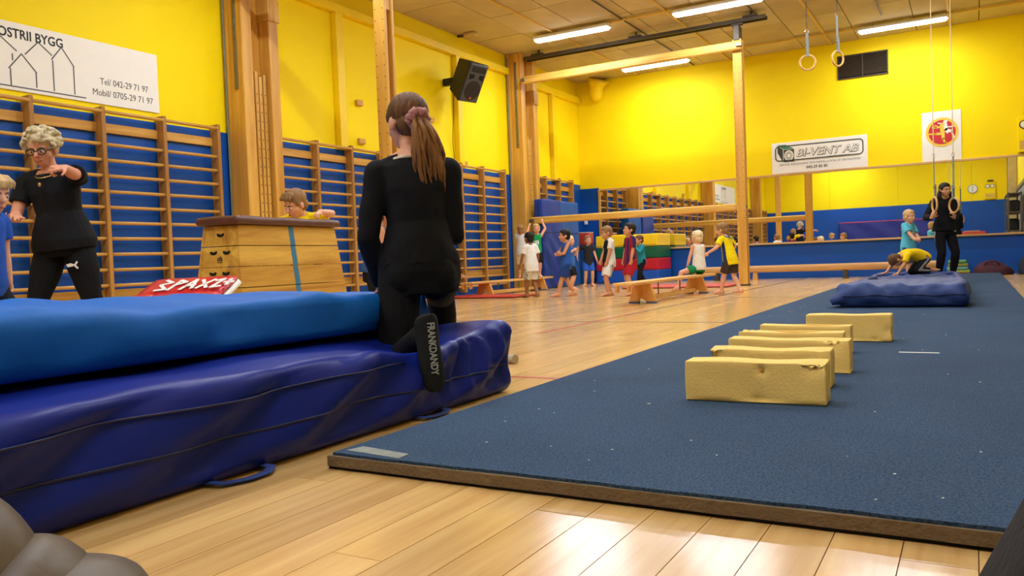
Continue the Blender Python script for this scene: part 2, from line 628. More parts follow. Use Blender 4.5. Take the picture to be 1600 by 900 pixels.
# right wall and rear wall: seen only in the mirror
wr = MB().box(XR, XR + .2, YR - .2, YB + .2, 0, HC + .1)
wall_right = tag(wr.build('wall_right', M_YELLOW), kind='structure')
M_GREYP = plain('grey_board', srgb(150, 146, 138), rough=0.6, var=0.08)
MB().box(XR - .012, XR, YR + .2, YB, 0, 2.1).build('grey_panel', M_GREYP, wall_right)
MB().box(XR - .05, XR, YR + .2, YB, 2.1, 2.2, .005).build('rail', M_STEEL, wall_right)
we = MB().box(XL - .2, XR + .2, YR - .2, YR, 0, HC + .1)
wall_rear = tag(we.build('wall_rear', M_YELLOW), kind='structure')
MB().box(XL, XR, YR, YR + .012, 0, 2.2).build('blue_panel', M_BLUE, wall_rear)

# ------------------------------------------------------------------ lamps
def make_lamp(x, y, label, L=1.42):
    t = thing('fluorescent_lamp', label, 'ceiling lamp', (x, y, 0), 0, 'fluorescent ceiling lamps')
    zb = 4.42
    h = MB().box(-L / 2 + .02, L / 2 - .02, -.085, .085, zb + .045, zb + .10, .012).build('housing', M_WHITE, t)
    d = MB()
    prof = [(-.07, .045), (-.066, .02), (-.045, .004), (-.02, 0), (.02, 0), (.045, .004), (.066, .02), (.07, .045)]
    prof2 = [(a * .8, .012 + c * .7) for a, c in prof]
    vs, fs = [], []
    xs = [(-L / 2 + .012, prof2), (-L / 2 + .04, prof), (L / 2 - .04, prof), (L / 2 - .012, prof2)]
    for xx, pf in xs:
        vs += [(xx, a, zb + c) for a, c in pf]
    for i in range(3):
        for k in range(8):
            k2 = (k + 1) % 8
            fs.append((i * 8 + k, i * 8 + k2, (i + 1) * 8 + k2, (i + 1) * 8 + k))
    fs.append(tuple(range(7, -1, -1))); fs.append(tuple(range(24, 32)))
    d.add(vs, fs)
    do = d.build('diffuser', M_LAMP, t)
    do.data.materials.append(M_LAMPS)
    for pg in do.data.polygons:
        pg.material_index = 0 if pg.normal.z < -.95 else 1
    for s in (-1, 1):
        MB().box(s * L / 2 - .02, s * L / 2 + .02, -.08, .08, zb + .035, zb + .095, .01).build('end_cap', M_WHITE, t)
        MB().tube([(s * L * .33, 0, zb + .10), (s * L * .33, 0, HC)], .008, 6).build('hanger', M_STEEL, t)
    return t

for x, y, lab in ((-5.98, 12.85, 'lit fluorescent ceiling lamp just right of the wall loudspeaker'),
                  (-3.45, 12.88, 'lit fluorescent ceiling lamp cut by the top edge above the tall post'),
                  (-5.58, 15.98, 'lit fluorescent ceiling lamp below the overhead wooden beam'),
                  (-1.02, 15.97, 'lit fluorescent ceiling lamp above the black ventilation grille')):
    make_lamp(x, y, lab)
for x, y, w in ((-4.4, 9.6, 'beyond the tall near post'), (-1.0, 11.4, 'over the far carpet, nearer than the high rings'), (-5.6, 6.1, 'before the first timber column'), (-2.9, 7.6, 'over mid floor'),
                (-.6, 6.2, 'added to brighten the foam blocks'), (-4.9, 1.0, 'over the wall bars by the banner'), (-2.6, 3.4, 'over the kneeling girl'), (-.5, .7, 'added over the camera to light the foam fronts'), (-4.6, -.8, 'by the rear wall')):  # unseen lamps by the foam and camera are added to brighten the foam
    make_lamp(x, y, 'fluorescent ceiling lamp above the frame, ' + w)

# ------------------------------------------------------------------ wooden columns on the left wall
def column(y, label):
    t = thing('wooden_column', label, 'column', (XL, y, 0))
    MB().box(.012, .34, -.26, -.10, 0, HC, .008).build('main_beam', M_GLULAM, t)
    MB().box(.012, .22, -.10, .12, 0, HC, .004).build('back_board', M_GLULAM, t)
    MB().box(.012, .40, .12, .27, 0, HC, .008).build('guide_post', M_GLULAM, t)
    MB().box(.20, .42, .10, .29, 3.62, 3.90, .006).build('top_bracket', M_WOOD_Z, t)
    for yy, z1 in ((-.062, 2.98), (.0, 2.93), (.066, 2.96)):
        g = MB().box(.22, .345, yy - .022, yy + .022, 0, z1, .005).build('guide_board', M_WOOD_Z, t)
        hl = MB()
        for k in range(22):
            z = .4 + k * .11
            hl.tube([(.344, yy, z), (.3465, yy, z)], .007, 8)
        tag(hl.build('peg_holes', M_DARKHOLE, g), kind='stuff')
    MB().box(.20, .25, -.275, -.26, 2.75, 4.4, .003).build('steel_strip', M_STEEL, t)
    MB().tube([(.05, -.275, .2), (.05, -.275, 4.5)], .012, 8).build('cable', plain('grey_green_cable', srgb(120, 124, 108), rough=.5), t)
    return t
column(7.12, 'broad glued timber column on the left wall between the first two wall bar ladders')
column(14.0, 'broad glued timber column by the blue upright mats near the back corner')
column(.2, 'glued timber column on the left wall beside the camera, seen in the mirror')

# ------------------------------------------------------------------ wall bars
def wall_bars(ys, label, zs_top=2.29):
    t = thing('wall_bars', label, 'wall bars', (XL + .012, ys[0], 0), 0, 'wall bars along the left wall')
    y0 = ys[0]
    D = .14
    pm = MB().box(0, D, -.022, .022, .05, zs_top + .02, .006).mesh('post')
    pm.materials.append(M_BARPOST)
    for y in ys:
        o = bpy.data.objects.new('post', pm); COL.objects.link(o); o.parent = t; o.location = (0, y - y0, 0)
    zr = [zs_top - .03] + [.149 + k * .1617 for k in range(12)]
    rm = {}
    for a, b in zip(ys[:-1], ys[1:]):
        L = round(b - a - .03, 3)
        if L not in rm:
            me = MB().tube([(0, 0, 0), (0, L, 0)], .019, 10).mesh('rung', True)
            me.materials.append(M_BAR); rm[L] = me
        for k, z in enumerate(zr):
            o = bpy.data.objects.new('rung', rm[L]); COL.objects.link(o); o.parent = t
            o.location = (D - .012 if k == 0 else D - .04, a - y0 + .015, z)
    Y1 = ys[-1] - y0
    MB().box(0, .035, -.05, Y1 + .05, 2.06, 2.16, .004).build('wall_rail', M_WOOD_Y, t)
    MB().box(0, .035, -.05, Y1 + .05, .33, .43, .004).build('wall_rail', M_WOOD_Y, t)
    for e in (-.07, Y1 + .07):
        MB().box(0, .03, e - .05, e + .05, 2.09, 2.13, .003).build('bracket', M_STEEL, t)
    return t
wall_bars([.80, 1.53, 2.26, 2.99, 3.71, 4.434, 5.164, 5.886, 6.62], 'wooden wall bars under the white building firm banner, left of the first column')
wall_bars([7.56, 8.28, 8.98, 9.69, 10.41, 11.13, 11.84, 12.56, 13.34], 'wooden wall bars behind the vaulting box and kneeling girl, between the two columns')
wall_bars([14.42, 15.05, 15.70, 16.34], 'short run of wooden wall bars partly behind the blue upright mats in the far corner')
wall_bars([-1.85, -1.15, -.45], 'wooden wall bars at the near end of the left wall, seen in the mirror', 2.29)

# ------------------------------------------------------------------ apparatus posts, beams, ceiling track
def app_post(x, y, label):
    t = thing('apparatus_post', label, 'post', (x, y, 0))
    for s in (-1, 1):
        p = MB().box(-.075, .075, s * .06 - .022, s * .06 + .022, .01 if s < 0 else .01, 4.12, .006).build('post_board', M_GLULAM, t)
        hl = MB()
        for k in range(26):
            z = .9 + k * .12
            for xx in (-.05, .05):
                hl.tube([(xx, s * .0835, z), (xx, s * .0815, z)], .006, 8)
        tag(hl.build('peg_holes', M_DARKHOLE, p), kind='stuff')
    MB().box(-.05, .05, -.038, .038, .6, .8, .004).build('spacer_block', M_WOOD_Z, t)
    MB().box(-.06, .06, -.037, .037, 3.3, 3.42, .004).build('spacer_block', M_WOOD_Z, t)
    MB().box(-.085, .085, -.09, .09, 0, .03, .004).build('foot_plate', M_DSTEEL, t)
    MB().box(-.05, .05, -.10, .10, 4.10, 4.34, .006).build('top_carriage', M_DSTEEL, t)
    MB().tube([(-.09, 0, 4.38), (.09, 0, 4.38)], .035, 10).build('trolley_wheel', M_DSTEEL, t)
    return t
app_post(-3.36, 13.78, 'tall wooden apparatus post carrying the low and overhead beams, mid picture')
app_post(-5.44, 6.95, 'tall wooden apparatus post rising behind the kneeling girl\'s head')

def gym_beam(x0, x1, y, z, name, label, h=.11, w=.07):
    t = thing(name, label, 'beam', (x0, y, z))
    L = x1 - x0
    MB().box(0, L, -w / 2, w / 2, -h / 2, h / 2, .02).build('beam', M_WOOD_X, t)
    for xx in (.04, L - .04):
        MB().box(xx - .05, xx + .05, -.075, -w / 2, -.03, .03, .006).build('end_fitting', M_STEEL, t)
    return t
gym_beam(-7.42, -3.28, 13.80, 1.33, 'gymnastics_beam', 'low horizontal wooden beam between the far column and the tall post', .13, .074)
gym_beam(-7.42, -3.26, 13.66, 4.0, 'overhead_beam', 'overhead wooden beam from the far column to the top of the tall post', .15, .08)
gym_beam(-7.42, -5.36, 6.85, 3.86, 'overhead_beam', 'overhead wooden beam from the first column at the top edge', .15, .08)

for y, x1, lab in ((13.86, -2.9, 'dark steel ceiling track above the overhead beam in the far half'), (7.05, -3.0, 'dark steel ceiling track over the near apparatus post')):
    t = thing('ceiling_track', lab, 'ceiling track', (-7.45, y, 4.44))
    L = x1 + 7.45
    MB().box(0, L, -.09, -.05, -.03, .03, .004).build('rail', M_DSTEEL, t)
    MB().box(0, L, .05, .09, -.03, .03, .004).build('rail', M_DSTEEL, t)
    for xx in (.3, L * .5, L - .25):
        MB().box(xx - .12, xx + .12, -.11, .11, .03, .06, .004).build('ceiling_bracket', M_DSTEEL, t)
        MB().tube([(xx, 0, .06), (xx, 0, HC - 4.44)], .02, 8).build('hanger', M_DSTEEL, t)

# ------------------------------------------------------------------ hanging rings
M_RINGW = wood('ring_wood', srgb(206, 150, 84), srgb(238, 194, 126), 'x', scale=30)
M_STRAP = plain('grey_webbing', srgb(128, 132, 128), rough=.8, var=.1, vscale=60)
M_ROPE = plain('pale_rope', srgb(226, 204, 160), rough=.8, var=.1, vscale=60)
def ring(x, y, zc, strap_top, label, rot=0.0, rope=False, R=.105, tilt=0.0, lean=0.0):
    t = thing('gymnastic_ring', label, 'ring', (x, y, zc), rot, 'gymnastic rings')
    pts = [(R * math.cos(a), R * math.sin(a) * math.sin(tilt), R * math.sin(a) * math.cos(tilt)) for a in [2 * PI * k / 28 for k in range(28)]]
    MB().tube(pts, .0145, 10, closed=True).build('ring', M_RINGW, t, True)
    zt = strap_top - zc
    s = MB()
    s.box(-.018, .018, -.003, .003, R * math.cos(tilt) - .02, zt - .06)
    s.box(-.018, .018, -.022, -.016, R * math.cos(tilt) - .02, R + .18)
    s.build('strap', M_STRAP, t)
    MB().box(-.024, .024, -.016, .010, R + .13, R + .16, .004).build('buckle', M_CHROME, t)
    MB().tube([(.022 * math.cos(a), 0, zt - .035 + .03 * math.sin(a)) for a in [2 * PI * k / 12 for k in range(12)]], .005, 6, closed=True).build('shackle', M_CHROME, t)
    top = 4.53 - zc
    if rope:
        MB().tube([(0, 0, zt), (0, 0, top)], .007, 6).build('rope', M_ROPE, t)
    else:
        c = MB()
        n = max(2, int((top - zt) / .03))
        for k in range(n):
            z = zt + k * .03 + .012
            a = (k % 2) * PI / 2
            c.tube([(math.cos(a) * .009 * math.cos(u), math.sin(a) * .009 * math.cos(u), z + .02 * math.sin(u)) for u in [2 * PI * q / 8 for q in range(8)]], .003, 5, closed=True)
        tag(c.build('chain', M_DSTEEL, t), kind='stuff')
    MB().box(-.05, .05, -.05, .05, top - .01, HC - zc, .004).build('ceiling_hook', M_DSTEEL, t)
    return t
ring(-2.014, 12.3, 3.25, 3.73, 'left ring of the high empty pair hanging near the ventilation grille', .25)
ring(-1.61, 12.3, 3.245, 3.91, 'right ring of the high empty pair hanging near the ventilation grille', .95)

# ------------------------------------------------------------------ soft mats
def soft_box(x0, x1, y0, y1, z0, z1, r, step, disp=None):
    """A padded block: rounded edges, surface pushed along its normal by disp(p, n)."""
    def axis(a, b):
        n = max(2, int(round((b - a - 2 * r) / step)))
        e = [a, a + r * .3, a + r * .62]
        return np.array(e + list(np.linspace(a + r, b - r, n)) + [b - r * .62, b - r * .3, b])
    ax = [axis(x0, x1), axis(y0, y1), axis(z0, z1)]
    lo = np.array([x0, y0, z0]) + r; hi = np.array([x1, y1, z1]) - r
    verts, faces, key = [], [], {}
    def vid(p):
        k = tuple(np.round(p, 6))
        if k not in key:
            key[k] = len(verts); verts.append(p)
        return key[k]
    for a in range(3):
        u, w = [(1, 2), (2, 0), (0, 1)][a]
        for s in (0, 1):
            val = ax[a][-1] if s else ax[a][0]
            g = []
            for cu in ax[u]:
                row = []
                for cw in ax[w]:
                    p = [0, 0, 0]; p[a] = val; p[u] = cu; p[w] = cw
                    row.append(vid(np.array(p, float)))
                g.append(row)
            for i in range(len(g) - 1):
                for j in range(len(g[0]) - 1):
                    q = (g[i][j], g[i + 1][j], g[i + 1][j + 1], g[i][j + 1])
                    faces.append(q if s else q[::-1])
    P = np.array(verts)
    Q = np.clip(P, lo, hi)
    N = P - Q
    L = np.linalg.norm(N, axis=1, keepdims=True)
    N = N / np.maximum(L, 1e-9)
    P = Q + N * r
    if disp is not None:
        P = P + N * (disp(P, N) * np.where(N[:, 2] < -.3, 0, 1))[:, None]
    mb = MB(); mb.add(P.tolist(), faces)
    return mb

M_VINYL = plain('navy_vinyl', srgb(14, 34, 128), rough=0.4, spec=0.25, var=0.06, vscale=5, bump=0.05, bscale=14)
M_BLUECLOTH = plain('bright_blue_mat_cloth', srgb(0, 97, 184), rough=0.6, spec=0.3, var=0.06, vscale=9, bump=0.5, bscale=9)
M_SEAM = plain('dark_seam', srgb(16, 20, 66), rough=0.5)
M_STRAPB = plain('blue_strap', srgb(40, 62, 130), rough=0.7, var=.1, vscale=40)

# lower landing mat: dented at the kneeling girl, diagonal folds down its long side
AX0, AX1, AY0, AY1, AZ = -3.85, -1.765, .12, 3.06, .283
def disp_a(p, n):
    x, y, z = p[:, 0], p[:, 1], p[:, 2]
    side = np.clip(n[:, 0], 0, 1) * np.clip(z / .07, 0, 1) * np.clip((AY1 - y) / .06, .15, 1)
    d = side * (.021 * np.sin((y * .55 - z * 1.0) * 2 * PI / .27 + .5 + np.sin(y * 2.1)) + .005 * np.sin((y * .5 - z * .9) * 2 * PI / .13 + 1.2 * np.sin(y * 3)))
    end = np.clip((y - 2.35) / .3, 0, 1)
    d += side * end * .012 * np.sin((y * 1.0 + z * .5) * 2 * PI / .11 + 3 * np.sin(z * 20))
    d += side * .006 * np.exp(-((z - .2) / .06) ** 2)
    d -= side * .006 * np.exp(-((z - .118) / .006) ** 2)
    top = np.clip(n[:, 2], 0, 1)
    d -= top * .055 * np.exp(-(((x + 1.85) / .26) ** 2 + ((y - 2.48) / .20) ** 2))
    d += top * (.003 * np.sin(x * 9 + y * 4) + .003 * np.sin(y * 11 - x * 3) )
    d += top * .03 * np.exp(-(((y - 2.98) / .10) ** 2)) * np.exp(-(((x + 1.8) / .3) ** 2))
    return d
tA = thing('landing_mat', 'dark navy vinyl landing mat on the floor, lower of the two thick mats', 'gym mat', (-2.8, 1.6, 0))
oA = soft_box(AX0 + 2.8, AX1 + 2.8, AY0 - 1.6, AY1 - 1.6, 0.002, AZ, .04, .028, lambda p, n: disp_a(p + np.array([-2.8, 1.6, 0]), n)).build('cover', M_VINYL, tA, True)
def seam_path(z, off, y0=AY0 + .06, y1=AY1 - .05):
    pts = []
    for k in range(90):
        y = y0 + (y1 - y0) * k / 89
        p = np.array([[AX1, y, z]]); n = np.array([[1., 0, 0]])
        pts.append((AX1 + float(disp_a(p, n)[0]) + off + 2.8, y - 1.6, z + .004 * math.sin(y * 7)))
    return pts
MB().tube(seam_path(.118, .005), .005, 6).build('seam', M_SEAM, tA, True)
MB().tube(seam_path(.222, .006, AY0 + .06, 2.3), .004, 6).build('seam', M_SEAM, tA, True)
def strap_loop(y, L, out):
    pts = [(AX1 + 2.76, y - 1.6, .012), (AX1 + 2.8 + out * .6, y + L * .1 - 1.6, .010), (AX1 + 2.8 + out, y + L * .45 - 1.6, .009), (AX1 + 2.8 + out * .95, y + L * .8 - 1.6, .010), (AX1 + 2.8 + out * .5, y + L - 1.6, .014), (AX1 + 2.76, y + L - 1.6, .018)]
    mb = MB()
    rings = []
    for i, p in enumerate(pts):
        a = Vector(pts[max(0, i - 1)]); b = Vector(pts[min(len(pts) - 1, i + 1)])
        d = (b - a).normalized(); s = Vector((-d.y, d.x, 0)).normalized()
        rings.append((p, s * .017, Vector((0, 0, .0035))))
    mb.loft(rings, 8)
    mb.build('carry_strap', M_STRAPB, tA, True)
strap_loop(1.43, .19, .055)
strap_loop(2.36, .16, .03)

# upper mat
BX0, BX1, BY0, BY1, BZ0, BZ1 = -3.9, -2.12, .15, 2.98, .298, .482
def disp_b(p, n):
    x, y, z = p[:, 0], p[:, 1], p[:, 2]
    d = .010 * np.sin(y * 5.3 + 3 * z * 6 + np.sin(x * 3)) + .006 * np.sin(y * 13 - z * 18 + x * 6) + .004 * np.sin(y * 23 + x * 9)
    d -= np.clip(n[:, 0], 0, 1) * .012 * np.exp(-((z - .39) / .012) ** 2)
    d -= np.clip(n[:, 2], 0, 1) * .030 * np.clip((y - 1.2) / 1.8, 0, 1)
    return d
tB = thing('landing_mat', 'bright blue cloth landing mat lying on top of the navy vinyl mat', 'gym mat', (-3.0, 1.6, BZ0))
soft_box(BX0 + 3, BX1 + 3, BY0 - 1.6, BY1 - 1.6, 0.004, BZ1 - BZ0, .05, .05, lambda p, n: disp_b(p + np.array([-3, 1.6, BZ0]), n)).build('cover', M_BLUECLOTH, tB, True)
sp = []
for k in range(70):
    y = BY0 + .05 + (BY1 - BY0 - .1) * k / 69
    p = np.array([[BX1, y, .39]])
    sp.append((BX1 + float(disp_b(p, np.array([[1., 0, 0]]))[0]) + 3.005, y - 1.6, .39 - BZ0))
MB().tube(sp, .0035, 6).build('seam', M_SEAM, tB, True)

# ------------------------------------------------------------------ tumbling carpet
def carpet_material():
    m, n, l, p = new_mat('blue_grey_carpet')
    p.inputs['Roughness'].default_value = 0.95
    p.inputs['Specular IOR Level'].default_value = 0.15
    tc = n.new('ShaderNodeTexCoord')
    a = n.new('ShaderNodeTexNoise'); a.inputs['Scale'].default_value = 170; a.inputs['Detail'].default_value = 3
    l.new(tc.outputs['Object'], a.inputs['Vector'])
    b = n.new('ShaderNodeTexNoise'); b.inputs['Scale'].default_value = 1.6; b.inputs['Detail'].default_value = 5
    l.new(tc.outputs['Object'], b.inputs['Vector'])
    r = n.new('ShaderNodeValToRGB')
    r.color_ramp.elements[0].position = .32; r.color_ramp.elements[1].position = .7
    r.color_ramp.elements[0].color = srgb(34, 56, 84); r.color_ramp.elements[1].color = srgb(76, 96, 118)
    l.new(a.outputs['Fac'], r.inputs[0])
    h = n.new('ShaderNodeHueSaturation')
    mr = n.new('ShaderNodeMapRange'); mr.inputs[1].default_value = .3; mr.inputs[2].default_value = .7; mr.inputs[3].default_value = .9; mr.inputs[4].default_value = 1.1
    l.new(b.outputs['Fac'], mr.inputs[0]); l.new(mr.outputs[0], h.inputs['Value']); l.new(r.outputs[0], h.inputs['Color'])
    l.new(h.outputs[0], p.inputs['Base Color'])
    bp = n.new('ShaderNodeBump'); bp.inputs['Strength'].default_value = .5; bp.inputs['Distance'].default_value = .004
    l.new(a.outputs['Fac'], bp.inputs['Height']); l.new(bp.outputs[0], p.inputs['Normal'])
    return m
M_CARPET = carpet_material()
M_FOAMEDGE = plain('grey_brown_foam', srgb(120, 102, 76), rough=0.95, var=.1, vscale=25, bump=.5, bscale=90)
M_UNDER = plain('black_underlay', srgb(24, 20, 17), rough=.9)
CX0, CX1, CY0, CY1, CZ = -1.60, .40, 1.70, 16.2, .046
tc_ = thing('tumbling_carpet', 'long blue-grey carpeted tumbling strip running down the floor to the mirror', 'carpet', (CX0, CY0, 0))
W, Lc = CX1 - CX0, CY1 - CY0
def ragged(y0, x, amp, f, ph):
    return y0 + amp * (math.sin(x * f + ph) + .6 * math.sin(x * f * 2.7 + ph * 3) + .4 * math.sin(x * f * 6.1))
def slab(name, z0, z1, inset, amp, ph, mat, skew=0.0):
    n = 90
    mb = MB()
    poly = [(W * k / n, ragged(inset, W * k / n, amp, 9, ph) + skew * (1 - k / n)) for k in range(n + 1)]
    poly[0] = (0.012 if name == 'carpet_top' else 0, poly[0][1])
    poly += [(W, Lc), (0, Lc)]
    vs = [(x, y, z0) for x, y in poly] + [(x, y, z1) for x, y in poly]
    k = len(poly)
    fs = [tuple(reversed(range(k))), tuple(range(k, 2 * k))] + [(i, (i + 1) % k, k + (i + 1) % k, k + i) for i in range(k)]
    mb.add(vs, fs)
    return mb.build(name, mat, tc_)
slab('underlay', 0.0005, .009, .006, .001, .3, M_UNDER)
slab('foam_base', .009, .038, .0, .0015, 1.1, M_FOAMEDGE)
slab('carpet_top', .038, CZ, .010, .0022, 2.2, M_CARPET)
M_GREYTAPE = plain('worn_grey_tape', srgb(150, 152, 140), rough=.35, var=.25, vscale=40)
M_WTAPE = plain('white_tape', srgb(228, 228, 222), rough=.5, var=.06, vscale=30)
tag(MB().prism([(-1.565, 1.745), (-1.36, 1.722), (-1.365, 1.772), (-1.55, 1.80)], .0015, Matrix.Translation((0, 0, CZ))).build('tape_patch', M_GREYTAPE), 'worn grey tape patch stuck on the near left corner of the carpet', 'tape')
tag(MB().box(-.325, -.148, 4.375, 4.397, CZ, CZ + .0015).build('tape_mark', M_WTAPE), 'short white tape line on the carpet right of the foam blocks', 'tape')
M_CHALK = plain('white_crumb', srgb(226, 224, 214), rough=.9)
cb = MB()
for x, y in [(-.183, 1.80), (-.062, 1.86), (-.283, 2.157), (.009, 2.31), (-.873, 1.889), (-.583, 2.049), (-1.248, 2.434), (-1.33, 2.479), (-.694, 2.187), (-1.23, 1.965)] + [(rnd.uniform(-1.5, .35), rnd.uniform(1.9, 8)) for _ in range(46)]:
    if (-1.2 < x < .0 and y > 7.4) or (-1.02 < x < -.36 and 2.7 < y < 5.0): continue
    s = rnd.uniform(.0018, .0036); a = rnd.uniform(0, 3)
    cb.ell((x, y, CZ + s * .62), (s * math.cos(a) * rnd.uniform(1, 2), s * math.sin(a), 0), (-s * math.sin(a), s * math.cos(a), 0), (0, 0, s * .6), 6, 4)
tag(cb.build('carpet_crumbs', M_CHALK), 'white crumbs of chalk and fluff scattered over the carpet', 'crumbs', kind='stuff')

# ------------------------------------------------------------------ yellow foam blocks
M_FOAM = plain('yellow_foam', srgb(255, 214, 124), rough=0.9, spec=0.2, var=.05, vscale=7, bump=.25, bscale=120)
M_FOAMHOLE = plain('torn_foam', srgb(206, 150, 60), rough=.95, var=.15, vscale=60, bump=.5, bscale=90)
def foam_block(cx, y, L, rz, H, T, chips, label, sag=0.0, slope=0.0):
    t = thing('foam_block', label, 'foam block', (cx, y, CZ), rz, 'yellow foam blocks on the carpet')
    ph = cx * 7 + y * 3
    def dsp(p, n):
        d = .0018 * np.sin(p[:, 0] * 17 + ph) + .001 * np.sin(p[:, 2] * 40 + p[:, 0] * 23 + ph)
        d -= np.clip(n[:, 2], 0, 1) * (sag * np.exp(-((p[:, 0] - .04) / .12) ** 2))
        for (x, yy, z, r, dep) in chips:
            q = np.exp(-(((p[:, 0] - x) ** 2 + (p[:, 1] - yy) ** 2 + (p[:, 2] - z) ** 2) / r ** 2))
            d -= dep * q * (1 + .5 * np.sin(p[:, 0] * 190) * np.sin(p[:, 2] * 210))
        return d
    mb = soft_box(-L / 2, L / 2, -T / 2, T / 2, .001, H, .006, .013, dsp)
    if slope:
        mb.v = [(x, y2, z * (1 - slope * (x + L / 2) / L)) for x, y2, z in mb.v]
    mb.build('foam', M_FOAM, t, True)
    return t
b1 = foam_block(-.67, 2.87, .475, .04, .143, .115, [(.03, -.06, .115, .013, .02), (.19, -.06, .135, .035, .016), (-.16, -.06, .082, .006, .012), (.02, -.06, 0, .02, .014), (.22, -.06, .14, .02, .01)], 'yellow foam block nearest the camera, with a torn hole near its top edge')
MB().ell((.03, -.0445, .113), (.009, 0, 0), (0, .006, 0), (0, 0, .010), 8, 6).build('torn_hole', M_FOAMHOLE, b1, True)
foam_block(-.70, 3.245, .46, .03, .143, .11, [(-.23, -.05, .10, .05, .03), (.18, -.05, .135, .03, .008)], 'second yellow foam block from the camera, its left end chewed off', .004)
foam_block(-.70, 3.63, .50, .03, .143, .11, [(.17, -.03, .143, .04, .026), (.23, .0, .0, .03, .02)], 'third yellow foam block from the camera, gouged at its right top', .006)
foam_block(-.755, 3.97, .475, .03, .143, .11, [(-.2, 0, .143, .05, .012)], 'fourth yellow foam block from the camera, sunken along its top', .016)
foam_block(-.75, 4.32, .44, .02, .143, .10, [(.2, 0, .0, .03, .01)], 'fifth yellow foam block from the camera, with a wavy top edge', .014)
foam_block(-.618, 4.90, .445, .015, .150, .115, [(.14, -.05, 0, .02, .016), (.21, -.05, .06, .02, .01)], 'yellow foam block farthest from the camera, set apart to the right')

# ------------------------------------------------------------------ navy sack-like mat on the carpet
M_NAVY = plain('navy_canvas', srgb(44, 66, 122), rough=.55, spec=.4, var=.08, vscale=8, bump=.35, bscale=6)
def disp_n(p, n):
    x, y, z = p[:, 0], p[:, 1], p[:, 2]
    d = .014 * np.sin(x * 19 + y * 3 + 1.5 * np.sin(y * 5) + z * 14) * (.4 + np.clip(-n[:, 1], 0, 1)) + .006 * np.sin(x * 43 - z * 50 + 2 * np.sin(x * 9)) + .012 * np.sin(y * 6 + x * 4) + .008 * np.sin(x * 27 + y * 9)
    d -= np.clip(n[:, 2], 0, 1) * .095 * np.clip((y + 2.2) / 3.0, 0, 1)
    d += np.clip(-n[:, 1], 0, 1) * .03 * np.exp(-((z - .10) / .05) ** 2)
    d += np.clip(-n[:, 0], 0, 1) * .05 * np.exp(-((z - .06) / .04) ** 2)
    return d
tn = thing('soft_mat', 'slumped navy canvas mat lying on the far carpet under the crawling child', 'gym mat', (-.6, 10.1, CZ), .03)
soft_box(-.52, .50, -2.52, 2.52, .002, .205, .06, .03, disp_n).build('cover', M_NAVY, tn, True)
pts = []
for k in range(40):
    x = -.47 + .94 * k / 39
    p = np.array([[x, -2.52, .105]])
    pts.append((x, -2.52 - float(disp_n(p, np.array([[0, -1., 0]]))[0]) - .001, .105 + .006 * math.sin(x * 20)))
MB().tube(pts, .004, 6).build('seam', M_SEAM, tn, True)

